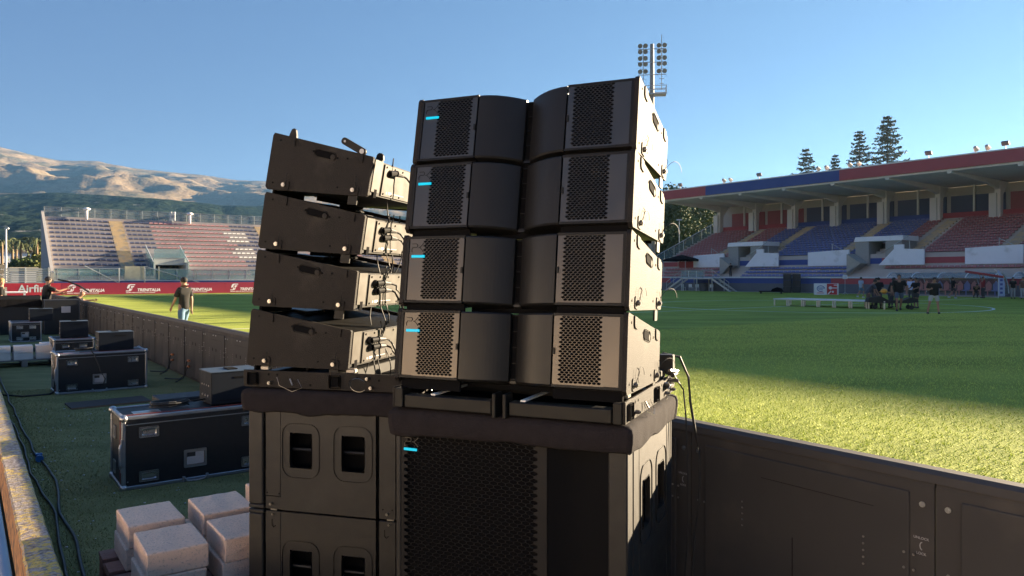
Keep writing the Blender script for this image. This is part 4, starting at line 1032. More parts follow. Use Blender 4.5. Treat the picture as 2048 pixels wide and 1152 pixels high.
def top_hardware(parentel):
    # lifting tabs on top of the uppermost cabinet
    for y in (.006, 1.03):
        m = MB(); z = HF/2 - .016
        m.prism([(.085,z-.01),(.09,z+.02),(.098,z+.045),(.11,z+.053),(.122,z+.045),(.13,z+.02),(.135,z-.01)], y, y+.014); 
        m.build('lifting_tab', black_paint, parentel)
        m = MB(); q = HF/2 - .055
        M_ = Matrix.Translation((.46, 0, q + .045)) @ Matrix.Rotation(rad(20), 4, 'Y')
        m.prism(rrect(0,0,.15,.036,.0175,5), y-.004, y+.008, M=M_); m.build('link_arm', black_paint, parentel)
        m = MB(); a = M_ @ Vector((-.055,0,0)); c = M_ @ Vector((.055,0,0)); m.cyl((a.x,y-.006,a.z),(a.x,y+.01,a.z),.006,8); m.cyl((c.x,y-.009,c.z),(c.x,y+.01,c.z),.013,10); m.build('pin', steel, parentel)
        if y < .5:
            m = MB(); m.prism([(.525,.10),(.53,.125),(.54,.135),(.555,.135),(.565,.125),(.57,.10)], .13, .144); m.build('lifting_tab', black_paint, parentel)
names = ['lowest','second from bottom','third from bottom','topmost']
# front (right) stack
RA = math.atan2(.917, .399); RF = stack_frame(Vector((.448, 2.87, 0)), RA)
RP = [(-.020,1.340,6.3),(.022,1.668,7.2),(.072,2.000,9.6),(.136,2.314,11.0)]
fr = []
for i, (u, z, th) in enumerate(RP): fr.append((RF, RA, u, z, th))
for i, (u, z, th) in enumerate(RP): fr[i] = place_el(RF, RA, u, z, th, 1.10, '%s line array loudspeaker of the front stack showing its grilles and cyan badge' % names[i], 'line array of the front stack')
big = make_sub(1.194, 0, .335, (.74,.945)); big.location = RF.translation; big.rotation_euler = (0,0,RA); tag(big, 'tall subwoofer with hexagon grille and cyan badge under the front stack')
make_cloth(RF, RA, 'black cloth folded over the front subwoofer, its end lit by the sun', 3)
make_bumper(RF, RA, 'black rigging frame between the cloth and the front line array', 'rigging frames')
# rear (left) stack
LA = math.atan2(-.262, .965); LF = stack_frame(Vector((-1.371, 3.85, 0)), LA)
LP = [(-.012,1.342,5.7),(.019,1.650,6.7),(.055,1.949,8.8),(.097,2.254,10.3)]
top = None
for i, (u, z, th) in enumerate(LP):
    top = place_el(LF, LA, u, z, th, 1.0, '%s line array loudspeaker of the rear stack showing its flank and lit back' % names[i], 'line array of the rear stack')
top_hardware(top)
place_sub(LF, LA, 0., 'subwoofer on the ground under the rear stack, cut by the picture bottom', 'subwoofers of the rear stack')
place_sub(LF, LA, .6, 'subwoofer with two side handles directly under the cloth of the rear stack', 'subwoofers of the rear stack')
make_cloth(LF, LA, 'black cloth folded over the rear subwoofer in the shade', 8)
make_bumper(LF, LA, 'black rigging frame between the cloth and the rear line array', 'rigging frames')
# cables plugged into the backs of the rear stack
def plugs(F, ang, u, z, th, label, seed):
    r = random.Random(seed); t = thing('speaker_cables', label, 'cables', F @ Vector((u, 0, z)), ang, 'cables on the lit backs of the rear stack')
    th = rad(th); L_ = lambda x, y, zz: Vector(((x*math.cos(th) + zz*math.sin(th)), y, .1465 + (-x*math.sin(th) + zz*math.cos(th))))
    for k, (yy, zz) in enumerate(((.20,.038),(.22,.0),) if seed != 4 else ((.20,.045),)):
        p0 = L_(DPT+.003, yy, zz); p1 = L_(DPT+.035, yy, zz)
        m = MB(); m.cyl(p0, p1, .021, 10, .019); m.cyl(p1, p1 + Vector((.02,.03,.004)), .018, 10, .014); m.cyl(p1 + Vector((.02,.03,.004)), p1 + Vector((.026,.105,.0)), .017, 10, .009); m.build('plug', cable_black, t)
        q = p1 + Vector((.026,.105,0)); m = MB(); P = [q]
        for i in range(1, 10): f = i/9; P.append(q + Vector((.03*math.sin(f*3)+.01*r.random(), .16*f + .02*r.random(), -.05*f - .42*f*f)))
        m.tube(P, .0055, 6); m.build('cable', cable_black, t)
    for k in range(4 if seed != 4 else 1):
        y = .24 + .06*k + r.random()*.05; m = MB(); x0 = DPT + .018
        P = [L_(x0 + .012*math.sin(i*.9+k), y + .05*math.sin(i*.5+seed+k) + (.03*i/6 if k % 2 else -.025*i/6), .13 - .045*i) for i in range(8)]
        m.tube(P, .0035, 5); m.build('cable', cable_black, t)
pn = ['lowest','second lowest','second highest','highest']
for i, (u, z, th) in enumerate(LP): plugs(LF, LA, u, z, th, 'black cables plugged into the back of the %s rear-stack loudspeaker' % pn[i], i+1)
# loop of cable at the right end of the front stack
cl = thing('speaker_cable', 'black cable looping from the front stack down beside the dark boards', 'cable', RF @ Vector((.8,0,0)), RA)
m = MB(); m.tube([(.0,.10,1.36),(.05,.04,1.42),(.10,-.03,1.40),(.12,-.07,1.30),(.11,-.08,1.18),(.12,-.10,1.05),(.14,-.12,.9),(.14,-.12,.7),(.11,-.10,.5),(.10,-.09,.3),(.12,-.12,.1),(.16,-.18,.012)], .0065, 7); m.build('cable', cable_black, cl)
m = MB(); m.tube([(-.05,.03,1.34),(.03,-.02,1.31),(.09,-.05,1.24),(.105,-.06,1.1),(.10,-.07,.8),(.09,-.07,.5),(.1,-.05,.25)], .004, 6); m.build('cable', cable_black, cl)
m = MB(); m.box(-.10,.0,.02,.10,1.30,1.35,bev=.004); m.box(-.02,.03,-.02,.06,1.325,1.42,bev=.004); m.box(-.12,-.03,-.03,.03,1.27,1.29,bev=.003); m.cyl((-.08,-.03,1.33),(.0,-.03,1.33),.012,8); m.build('clamp', cable_black, cl)
m = MB(); m.cyl((-.10,-.02,1.355),(-.02,-.04,1.345),.008,8); m.cyl((-.03,-.05,1.30),(-.03,.03,1.30),.009,8); m.build('clamp_bolt', steel, cl)
# the far copy at the other end of the yard
FA = RA; FF = stack_frame(W(50.5, 1.3), FA)
far_l = []
for i, (u, z, th) in enumerate(RP): place_el(FF, FA, u, z, th+2, 1.07, '%s loudspeaker of the small far stack at the left picture edge' % names[i], 'line array of the far stack')
place_sub(FF, FA, 0., 'lower subwoofer of the small far stack at the left picture edge', 'subwoofers of the far stack')
place_sub(FF, FA, .6, 'upper subwoofer of the small far stack at the left picture edge', 'subwoofers of the far stack')

for o_ in fr: add_lanyards(o_)
# ------------------------------------------------------------------ boards along the near touchline
led_body = pm('led_board_back', (.070,.065,.062), rough=.75, spec=.06, col2=(.12,.105,.09), c2s=2.5, c2lo=.55, c2hi=.8, var=.12, vs=2.5, bump=.05, bs=200)
led_panel = pm('led_door_panel', (.066,.062,.060), rough=.7, spec=.08, col2=(.115,.10,.085), c2s=2.2, c2lo=.52, c2hi=.8, var=.15, vs=2.0, bump=.04, bs=120)
pad_mat = pm('black_foam_pad', (.055,.048,.043), rough=.7, var=.2, vs=8)
print_grey = pm('grey_print', (.45,.43,.42), rough=.7)
TOPZ, PIT = 1.0, 1.265
def make_board():
    t = thing('led_perimeter_board', '', 'advertising board'); Lc = PIT
    # local x: far end 0 -> near end Lc; viewer on -Y
    prof = [(.0,.015),(.0,.935),(.012,.965),(.035,.985),(.115,.985),(.115,.015)]
    m = MB(); m.prism([(y, z) for y, z in prof], .004, Lc-.004, axis='x'); m.build('cabinet', led_body, t)
    m = MB(); m.prism([(-.004,.952),(.004,.985),(.03,TOPZ),(.09,TOPZ),(.122,.985),(.122,.95),(.116,.95),(.116,.9865),(.034,.9865),(.010,.966),(.002,.95)], .0, Lc, axis='x'); m.build('top_pad', pad_mat, t)
    m = MB(); m.box(.10, Lc-.10, -.012, .0005, .05, .90, bev=.008, seg=2); m.build('door', led_panel, t)
    m = MB(); m.box(.10+.52,.10+.523,-.0135,-.0122,.06,.55); m.box(.45,Lc-.25,-.0135,-.0122,.80,.8015); m.build('seam', void_black, t)
    m = MB()
    for x in (.05, Lc-.05): m.cyl((x,-.006,.855),(x,.002,.855),.012,12); m.cyl((x,-.011,.855),(x,-.006,.855),.0065,6)
    m.build('bolts', zinc, t)
    for x in (.56,.70): m = MB(); m.box(x,x+.035,-.020,-.012,.865,.878,bev=.002); m.build('clip', zinc, t)
    m = MB()
    for i in range(5): m.cyl((.97,-.016,.655-.030*i),(.97,-.0122,.655-.030*i),.0048,8); m.cyl((.34,-.016,.655-.030*i),(.34,-.0122,.655-.030*i),.0048,8)
    for x in (1.145,1.185):
        for z in (.64,.575): m.cyl((x,-.016,z),(x,-.011,z),.0055,8)
    for x in (.05,.09):
        for z in (.59,): m.cyl((x,-.004,z),(x,.001,z),.0055,8)
    m.build('indicator_studs', pm('stud_metal', (.35,.33,.31), rough=.35, metal=.7), t)
    m = MB()
    for x in (.52,.72): m.box(x-.012,x+.012,-.016,-.0122,.62,.67,bev=.003)
    m.box(.42,.84,-.016,-.0122,.05,.055); m.build('handles', void_black, t)
    text_obj('UNLOCK', .015, print_grey, t, FACE(Lc-.055, -.0012, .712), 'lettering', .0006, .0, 0, 1.)
    text_obj('LOCK', .015, print_grey, t, FACE(Lc-.055, -.0012, .648), 'lettering', .0006, .0, 0, 1.)
    m = MB(); P = [(Lc-.050-.010*math.sin(a), .680+.016*math.cos(a)) for a in [rad(q) for q in range(10,171,16)]]
    for (a, b_), (c, d_) in zip(P, P[1:]): m.cyl((a,-.0015,b_),(c,-.0015,d_),.0020,5)
    m.build('lock_mark', print_grey, t)
    return t
ORD = 'first second third fourth fifth sixth seventh eighth ninth tenth eleventh twelfth thirteenth fourteenth fifteenth sixteenth seventeenth eighteenth nineteenth twentieth twenty-first twenty-second twenty-third'.split()
led0 = make_board()
for k in range(-3, 33):
    o = led0 if k == 32 else copy_tree(led0)
    tn = 1.40 + PIT*k; o.location = W(tn + PIT, 3.2); o.rotation_euler = (0, 0, WANG)
    if k <= 0:
        for c in [c for c in o.children if c.name.split('.')[0] in ('clip','handles')]: bpy.data.objects.remove(c)
    o['group'] = 'dark boards along the near touchline'
    if k < -1: lb = '%s dark perimeter board beyond the right edge of the picture' % ORD[-2-k]
    elif k == -1: lb = 'dark perimeter board at the right edge of the picture, cut by the frame'
    elif k == 0: lb = 'large dark perimeter board right of the loudspeakers with UNLOCK and LOCK print'
    elif k < 8: lb = '%s dark perimeter board behind the loudspeaker stacks counted from the right' % ORD[k-1]
    elif k < 31: lb = '%s dark perimeter board counted leftward from the rear loudspeaker stack' % ORD[k-8]
    else: lb = ('last' if k == 32 else 'last but one') + ' dark perimeter board behind the men at the far end of the row'
    o['label'] = lb
sticky = thing('board_cables', 'orange cable plugs hanging low behind the boards by the flight cases', 'cables', W(14.9, 3.15), WANG)
m = MB()
for x in (0,1.25):
    for z in (.34,.24): m.ball((x,0,z),.03,(1.2,1,.8),8,6)
m.build('plugs', pm('orange_plug', (.55,.17,.05), rough=.5), sticky)
m = MB()
for x in (0,1.25):
    m.tube([(x,-.0,.36),(x+.03,-.05,.30),(x+.02,-.06,.2),(x-.02,-.05,.1),(x-.1,-.12,.02),(x-.4,-.3,.015)],.012,6); m.tube([(x,-.0,.26),(x+.04,-.04,.2),(x+.05,-.1,.05),(x+.2,-.25,.015)],.010,6)
m.build('cable', cable_black, sticky)

# ------------------------------------------------------------------ low wall and rail beside the camera
lw = thing('low_wall', 'low concrete wall with flaking yellow paint and lichen along the left', 'wall', (0,0,0), NANG)
ym = bpy.data.materials.new('flaking_yellow_paint'); ym.use_nodes = True; t = ym.node_tree; n = t.nodes; L = t.links; b = n['Principled BSDF']; b.inputs['Roughness'].default_value = .95
tc = n.new('ShaderNodeTexCoord')
def yn(sc, det=8., dist=0.):
    x = n.new('ShaderNodeTexNoise'); x.inputs['Scale'].default_value = sc; x.inputs['Detail'].default_value = det; x.inputs['Roughness'].default_value = .65; x.inputs['Distortion'].default_value = dist; L.new(tc.outputs['Object'], x.inputs['Vector']); return x.outputs['Fac']
def ymr(v, a, b_):
    x = n.new('ShaderNodeMapRange'); x.inputs['From Min'].default_value = a; x.inputs['From Max'].default_value = b_; L.new(v, x.inputs['Value']); return x.outputs[0]
def ymx(f, a, b_):
    x = n.new('ShaderNodeMix'); x.data_type = 'RGBA'; L.new(f, x.inputs['Factor'])
    for k, v in (('A', a), ('B', b_)):
        if isinstance(v, tuple): x.inputs[k].default_value = (*v, 1)
        else: L.new(v, x.inputs[k])
    return x.outputs['Result']
stone = ymx(ymr(yn(38), .4, .6), (.20,.16,.14), (.50,.43,.40)); yel = ymx(ymr(yn(60), .4, .65), (.62,.42,.09), (.80,.60,.20))
bands = ymr(yn(3.2, 3.), .40, .52); fl_ = ymr(yn(24, 9., .6), .47, .55)
mul = n.new('ShaderNodeMath'); mul.operation = 'MULTIPLY'; L.new(bands, mul.inputs[0]); L.new(fl_, mul.inputs[1])
L.new(ymx(mul.outputs[0], stone, yel), b.inputs['Base Color'])
bp = n.new('ShaderNodeBump'); bp.inputs['Strength'].default_value = 1; bp.inputs['Distance'].default_value = .012; L.new(yn(45, 8.), bp.inputs['Height']); L.new(bp.outputs[0], b.inputs['Normal'])
rust_wall = pm('ochre_plaster', (.52,.26,.11), rough=.95, var=.4, vs=22, bump=1., bs=40, col2=(.14,.10,.08), c2s=12, c2lo=.48, c2hi=.6)
m = MB(); b_ = m.b; ty = [-4 + .06*i for i in range(760)]; r = random.Random(5); rows = []
for i, y in enumerate(ty):
    e = noise.noise(Vector((y*5, 1, 0)))*.006 + noise.noise(Vector((y*21, 4, 0)))*.004; f = noise.noise(Vector((y*6, 9, 0)))*.008 + noise.noise(Vector((y*25, 2, 0)))*.006
    zt = .40 + noise.noise(Vector((y*3, 7, 0)))*.004
    rows.append([b_.verts.new(v) for v in ((.243+f, y, .385), (.252+f, y, zt), (.31, y, zt+.003), (.372+e, y, zt), (.381+e, y, .388), (.385, y, .30))])
for A, B in zip(rows, rows[1:]):
    for i in range(5): b_.faces.new([A[i], A[i+1], B[i+1], B[i]])
m.build('coping', ym, lw, nrm=True)
m = MB(); m.box(.258, .380, -4, 41.5, 0, .37); m.build('wall_face', rust_wall, lw)
hr = thing('steel_handrail', 'grey steel tube rail at the bottom left corner of the picture', 'handrail', (0,0,0), NANG)
m = MB(); m.cyl((.112,-3,.80),(.112,14,.80),.022,14); m.build('rail', pm('painted_tube', (.38,.40,.46), rough=.4, metal=.3, var=.15, vs=4), hr, smooth=True)
for y in (-2.6, 4.8, 9.8, 13.6): m = MB(); m.cyl((.112,y,0),(.112,y,.78),.016,10); m.build('post', pm('rusty_post', (.25,.12,.06), rough=.8), hr)

# ------------------------------------------------------------------ flight cases
FC_D, = (.60,)
def make_case(Lc, Dc, Hc, name='flight_case', detail=True):
    """x along the front, y to the back, z up; front at y=0"""
    t = thing(name, '', 'flight case')
    m = MB(); m.box(.012, Lc-.012, .006, Dc-.006, .012, Hc-.012); m.build('panels', case_black, t)
    m = MB(); e = .032; th = .0
    for y in (0., Dc-e):
        for z in (0., Hc-e): m.box(.03, Lc-.03, y, y+e, z, z+e, bev=.006)
    for x in (0., Lc-e):
        for z in (0., Hc-e): m.box(x, x+e, .03, Dc-.03, z, z+e, bev=.006)
        for y in (0., Dc-e): m.box(x, x+e, y, y+e, .03, Hc-.03, bev=.006)
    m.box(.03,Lc-.03,-.0035,.008,Hc-.135+.06,Hc-.128+.06); m.build('edge_profile', alu, t)
    m = MB()
    for x in (.018, Lc-.018):
        for y in (.018, Dc-.018):
            for z in (.018, Hc-.018): m.ball((x,y,z), .034, (1,1,1), 10, 8)
    for x in (.045, Lc-.045):
        for z in (.07, Hc-.07): m.cyl((x,-.004,z),(x,.0,z),.006,7)
    m.build('ball_corners', zinc, t, smooth=True)
    # recessed castor cups
    for x in (.21, Lc-.21):
        for z in (.10, Hc-.145):
            m = MB(); w_, h_ = .155, .09
            ring(m, rrect(x,z,w_,h_,.008,2), rrect(x,z,w_-.036,h_-.034,.014,2), -.004, .006)
            m.build('dish_frame', zinc, t)
            d = MB(); P0 = rrect(x,z,w_-.038,h_-.036,.014,4); P1 = rrect(x,z-.004,w_-.06,h_-.056,.01,4)
            A = [d.b.verts.new((a,.0045,c)) for a, c in P0]; B = [d.b.verts.new((a,.0052,c)) for a, c in P1]
            A = [d.b.verts.new((a,-.002,c)) for a, c in P0]
            for i in range(len(A)): d.b.faces.new([A[i],A[(i+1)%len(A)],B[(i+1)%len(A)],B[i]])
            d.b.faces.new(B[::-1]); d.build('dish', pm('pressed_zinc', (.42,.43,.46), rough=.28, metal=.9, var=.2, vs=14), t)
    # label holder and grab handle
    lx = Lc*.46; m = MB(); ring(m, rrect(lx,.20,.19,.155,.008,2), rrect(lx,.20,.15,.115,.004,2), -.006, .0055); m.build('label_holder', pm('dull_alu', (.30,.31,.32), rough=.5, metal=.7), t)
    m = MB(); m.box(lx-.072,lx+.072,.0015,.0055,.146,.254); lab = m.build('label', label_white, t)
    m = MB(); m.box(lx-.070,lx+.0,.0003,.0013,.215,.252); m.build('label_header', pm('label_black', (.02,.02,.02), rough=.7), lab)
    m = MB()
    for i, wd_ in enumerate((.05,.038,.045)): m.box(lx+.010,lx+.010+wd_,.0003,.0013,.240-.012*i,.243-.012*i)
    for i in range(4): m.box(lx-.06,lx+.055-.012*i,.0003,.0013,.195-.012*i,.1965-.012*i)
    m.build('label_print', pm('print_grey_small', (.25,.25,.27), rough=.7), lab)
    m = MB(); m.box(lx-.11,lx-.085,-.010,.004,.0,.05,bev=.003); m.box(lx+.085,lx+.11,-.010,.004,.0,.05,bev=.003); m.tube([(lx-.09,-.014,.036),(lx-.07,-.02,.012),(lx,-.02,.006),(lx+.07,-.02,.012),(lx+.09,-.014,.036)],.008,8); m.build('handle', alu, t)
    # left end: edge latch with pale grip, butterfly latches
    m = MB(); m.tube([(-.006,-.004,.19),(-.014,-.014,.22),(-.014,-.014,.36),(-.006,-.004,.39)],.0125,10); m.box(-.006,.004,-.008,.03,.15,.43,bev=.002); m.build('side_handle', alu, t)
    for z in (.14,.44):
        m = MB()
        ring2 = rrect(Dc*.62,z,.11,.11,.008,2); inn = rrect(Dc*.62,z,.075,.08,.006,2)
        bb = m.b; L4 = [[bb.verts.new((x, a, c)) for a, c in pts] for pts, x in ((ring2,.004),(ring2,-.004),(inn,-.004),(inn,.004))]
        for A, B in zip(L4, L4[1:]):
            for i in range(len(A)): bb.faces.new([A[i],A[(i+1)%len(A)],B[(i+1)%len(A)],B[i]])
        m.box(-.003,.001,Dc*.62-.012,Dc*.62+.012,z-.03,z+.03); m.build('latch', zinc, t)
    m = MB(); m.box(-.002,.003,.075,.080,.04,Hc-.04); m.box(.04,Lc-.04,.075,.080,Hc-.003,Hc+.0015); m.build('red_stripe', pm('red_stripe_paint', (.30,.05,.05), rough=.6), t)
    m = MB(); m.box(.12,.34,.17,.30,Hc-.0115,Hc-.009); m.box(.14,.32,.20,.27,Hc-.0085,Hc-.007); m.build('top_recess', zinc, t)
    return t
case0 = make_case(1.27, .59, .62)
CA = W(6.92, 1.07); case0.location = CA; case0.rotation_euler = (0, 0, NANG); tag(case0, 'nearest large black flight case with aluminium edges, carrying a cable coil', None, 'large flight cases')
CBp = W(13.14, 1.14); dup(case0, CBp, NANG + .02, 'second large black flight case from the camera, a small dark box on top', 'large flight cases')
case1 = make_case(.72, .85, .55); case1.location = W(17.2, 1.45); case1.rotation_euler = (0,0,NANG); tag(case1, 'square black flight case between the second large case and the boards', None, 'smaller flight cases')
dup(case1, W(24.3, 1.05), NANG, 'low black flight case with a bright aluminium lid edge beyond the stacked blocks', 'smaller flight cases')
dup(case1, W(28.8, .62), NANG, 'small flight case with bright edges standing by the left wall', 'smaller flight cases')
def distro(loc, rz, w_, d_, h_, label, mat=distro_blue):
    t = thing('power_box', label, 'power box', loc, rz, 'power boxes on the flight cases')
    m = MB(); m.box(0, w_, 0, d_, 0, h_, bev=.006, seg=2); m.build('housing', mat, t)
    m = MB(); m.box(-.004, w_+.004, -.004, d_+.004, h_, h_+.008, bev=.002); m.build('lid', pm('pale_blue_lid', (.03,.048,.07), rough=.5, var=.1), t)
    m = MB(); m.box(w_*.40, w_*.60, d_*.3, d_*.7, h_+.008, h_+.018, bev=.003); m.build('handle', void_black, t)
    m = MB(); m.box(w_*.45, w_*.78, -.003, .001, h_-.06, h_-.045); m.box(w_*.08,w_*.92,-.002,.001,.03,.035); m.build('grip_slot', void_black, t)
    m = MB()
    for i in range(3): m.cyl((-.008, d_*(.25+.22*i), h_*.25),(.001, d_*(.25+.22*i), h_*.25),.011,8)
    for i in range(4): m.box(-.003,.001,d_*(.2+.18*i),d_*(.2+.18*i)+.012,h_*.55,h_*.60)
    m.build('sockets', pm('pale_socket', (.30,.28,.27), rough=.5), t)
    return t
distro(W(7.08, 1.83, .622), NANG+.03, .46, .38, .29, 'large blue-grey power box on the nearest flight case')
distro(W(13.35, 1.74, .622), NANG, .50, .36, .28, 'dark blue-grey power box on top of the second large flight case')
distro(W(17.6, 1.60, .552), NANG-.05, .50, .40, .32, 'dark power box standing on the square flight case')
distro(W(24.5, 1.5, .552), NANG, .55, .40, .34, 'dark box standing on the low flight case near the men')
bx = thing('equipment_box', 'low black box behind the cable coil of the nearest case', 'box', W(8.75, 1.72), NANG)
m = MB(); m.box(0,.66,0,.4,0,.46,bev=.01); m.build('housing', case_black, bx); m = MB(); m.box(.28,.38,-.006,.0,.38,.40,bev=.002); m.build('latch', zinc, bx)
fb = thing('floor_board', 'dark flat board lying on the turf beside the second flight case', 'board', W(11.55, 1.18), NANG+.05)
m = MB(); m.box(0,1.0,0,.55,.0,.025,bev=.004); m.build('board', pm('dark_ply', (.045,.03,.025), rough=.7), fb); m = MB(); m.box(0,1.,-.003,.0,.003,.022); m.build('edge', pm('ply_edge', (.22,.13,.08), rough=.8), fb)
# stage boxes / draped cases further back
def darkbox(loc, rz, w_, d_, h_, label, drape=False, lab=False):
    t = thing('covered_case' if drape else 'equipment_case', label, 'case', loc, rz, 'dark cases in front of the two men')
    m = MB(); m.box(0, w_, 0, d_, 0, h_, bev=.015); m.build('body', case_black, t)
    if drape:
        m = MB(); b = m.b; nx, ny = 18, 10; G = []
        for i in range(nx+1):
            row = []
            for j in range(ny+1):
                x = -.05 + (w_+.1)*i/nx; y = -.06 + (d_+.1)*j/ny; edge = (j == 0) or (i in (0, nx))
                z = h_ + .012 + .02*abs(noise.noise(Vector((x*5,y*5,h_)))) - (.34 + .08*noise.noise(Vector((x*4,0,1)))) * (1 if j == 0 else 0) - (.25 if i in (0,nx) else 0) + .10*(i/nx)*0
                row.append(b.verts.new((x, y, z)))
            G.append(row)
        for i in range(nx):
            for j in range(ny): b.faces.new([G[i][j],G[i+1][j],G[i+1][j+1],G[i][j+1]])
        m.build('cover', cloth_black, t)
    else:
        m = MB()
        for x in (0, w_-.02): m.box(x, x+.02, -.004, .0, 0, h_)
        m.box(.02, w_-.02, -.004, 0, h_-.03, h_-.01); m.build('edge_profile', pm('dark_alu', (.06,.065,.08), rough=.4, metal=.6), t)
    if lab: m = MB(); m.box(w_*.48, w_*.74, -.006, -.0045, h_*.62, h_*.80); m.build('label', label_white, t)
    return t
darkbox(W(27.6, .85), NANG, 1.15, .8, 1.18, 'tall case under a loose black cover left of the man in black', drape=True)
darkbox(W(26.9, 2.02), NANG, .95, .7, 1.08, 'tall dark case with a white label in front of the man in black', lab=True)
darkbox(W(35.5, .42), NANG, 1.0, .8, 1.0, 'dark case by the left edge behind the small flight case', drape=False)
tb = thing('folding_table', 'white-edged table below the small far stack at the left edge', 'table', W(40, .45), NANG)
m = MB(); m.box(0,1.9,0,.8,1.05,1.12,bev=.01); m.build('tabletop', white_paint, tb)
for x in (.05,1.8):
    for y in (.05,.7): m = MB(); m.box(x,x+.05,y,y+.05,0,1.05); m.build('leg', white_paint, tb)
# cable coils and runs
def coil(loc, R0, turns, r_, label, seed, tail=None):
    t = thing('cable_coil', label, 'cable', loc, NANG); r = random.Random(seed); P = []
    for i in range(turns*18):
        a = i/18*2*math.pi; rr = R0*(1 + .10*math.sin(a*.37+seed)); P.append((rr*1.25*math.cos(a), rr*.8*math.sin(a), r_ + r_*1.5*i/18*.9 + .004*r.random()))
    if tail: P += tail
    m = MB(); m.tube(P, r_, 6); m.build('cable', cable_black, t); return t
coil(W(7.2, 1.50, .622), .12, 4, .009, 'black cable coil on top of the nearest flight case', 1, [(.22,.05,.03),(.34,.10,.03),(.42,.12,.06),(.50,.12,.09)])
coil(W(13.4, 1.55, .622), .10, 3, .010, 'tangled cable on the second flight case trailing over its front', 2, [(.1,-.1,.04),(.06,-.28,.02),(.10,-.33,-.05),(.18,-.33,-.3),(.24,-.32,-.42),(.22,-.33,-.5)])
coil(W(21, 1.0, 0), .3, 4, .02, 'black cable heap on the turf before the low flight case', 3)
coil(W(20.2, .55, 0), .22, 3, .02, 'black cable heap on the turf beside the low wall', 4)
coil(W(7.1, 2.42, 0), .09, 3, .010, 'small cable coil on the turf at the corner of the nearest case', 5)
coil(W(8.2, 2.45, 0), .14, 3, .012, 'cable coil on the turf behind the nearest flight case', 6)
def run(label, pts, r_, mat, seed):
    t = thing('power_cable', label, 'cable', pts[0], 0); r = random.Random(seed); P = []
    for a, b_ in zip(pts, pts[1:]):
        k = max(2, int((b_-a).length/.12))
        for i in range(k): P.append(a.lerp(b_, i/k))
    P.append(pts[-1]); o = pts[0]
    P = [Vector((p.x + .028*noise.noise(Vector((i*.16, seed, 0))) - o.x, p.y + .028*noise.noise(Vector((i*.16, seed, 5))) - o.y, p.z - o.z)) for i, p in enumerate(P)]
    m = MB(); m.tube(P, r_, 6); m.build('cable', mat, t, smooth=True); return t
cbl = pm('dark_blue_cable', (.018,.026,.030), rough=.5)
run('left of two dark cables running along the low wall', [W(t_, d_, .012) for t_, d_ in ((2.4,.50),(4,.52),(5.2,.50),(6.5,.56),(8,.50),(9.6,.52),(12,.46),(16,.47),(21,.5))], .010, cbl, 1)
run('right of two dark cables running along the low wall, carrying the blue connectors', [W(t_, d_, .012) for t_, d_ in ((2.4,.58),(4,.56),(5.2,.60),(6.5,.60),(7.6,.66),(8.8,.60),(10,.57),(12,.55),(17,.52))], .011, cbl, 2)
run('dark cable crossing the turf from the wall to the second flight case', [W(13.6,.45,.012), W(13.2,.7,.012), W(13.2,1.05,.012), W(13.4,1.15,.03)], .015, cable_black, 3)
run('thin dark cable crossing the turf far from the camera', [W(18.5,.45,.012), W(18.0,1.2,.012), W(17.5,1.5,.012)], .012, cable_black, 4)
for i, (t_, d_, lb) in enumerate(((8.55,.60,'blue cable connector on the turf halfway along the low wall'),(4.62,.585,'blue cable connector near the bottom left, upper of a pair'),(4.42,.60,'blue cable connector near the bottom left, lower of a pair'))):
    cn = thing('cable_connector', lb, 'connector', W(t_, d_, .0), NANG + .3*i, 'blue connectors on the turf cables')
    col = pm('blue_connector', (.02,.13,.36), rough=.4) if i == 0 else pm('deep_blue_connector', (.015,.03,.30), rough=.35)
    m = MB(); m.cyl((0,-.05,.034),(0,.05,.034),.032,12,.026); m.box(-.03,.03,.0,.035,.05,.072,bev=.004); m.build('housing', col, cn)
    m = MB(); m.cyl((0,-.068,.034),(0,-.0505,.034),.035,12); m.build('collar', pm('pale_grey_plastic', (.5,.53,.6), rough=.4) if i == 1 else col, cn)
    m = MB(); m.cyl((0,.0505,.034),(0,.085,.026),.018,10,.012); m.build('gland', cable_black, cn)
# ------------------------------------------------------------------ ballast blocks on pallets
block_mat = pm('aerated_block', (.84,.60,.46), rough=.95, var=.12, vs=9, bump=1., bs=130, col2=(.58,.42,.34), c2s=70, c2lo=.55, c2hi=.68)
paver = pm('pale_block', (.78,.68,.62), rough=.9, var=.08, vs=4, bump=.4, bs=60)
wood = pm('reddish_pallet_wood', (.26,.13,.10), rough=.85, var=.3, vs=3, bump=.4, bs=30)
wood_g = pm('grey_pallet_wood', (.22,.19,.17), rough=.85, var=.3, vs=3)
def make_pallet(w_, l_, mt, label, loc, rz):
    t = thing('pallet', label, 'pallet', loc, rz, 'pallets')
    m = MB()
    for i in range(6): y = l_*i/5.6; m.box(0, w_, y, y+l_*.13, .118, .14, bev=.002)
    m.build('deck_boards', mt, t); m = MB()
    for x in (0, w_/2-.05, w_-.1): m.box(x, x+.1, 0, l_, .096, .1175)
    m.build('stringers', mt, t)
    for x in (0, w_/2-.05, w_-.1):
        for y in (0, l_/2-.06, l_-.13): m = MB(); m.box(x, x+.1, y, y+.12, .02, .0955); m.build('foot_block', mt, t)
    m = MB()
    for x in (0, w_/2-.05, w_-.1): m.box(x, x+.1, 0, l_, .0, .0195)
    m.build('runners', mt, t); return t
make_pallet(1.15, 1.30, wood, 'reddish wooden pallet under the near concrete blocks', W(3.75, .66), NANG)
make_pallet(1.15, 1.0, wood_g, 'grey wooden pallet under the far pale blocks by the wall', W(17.6, .42), NANG)
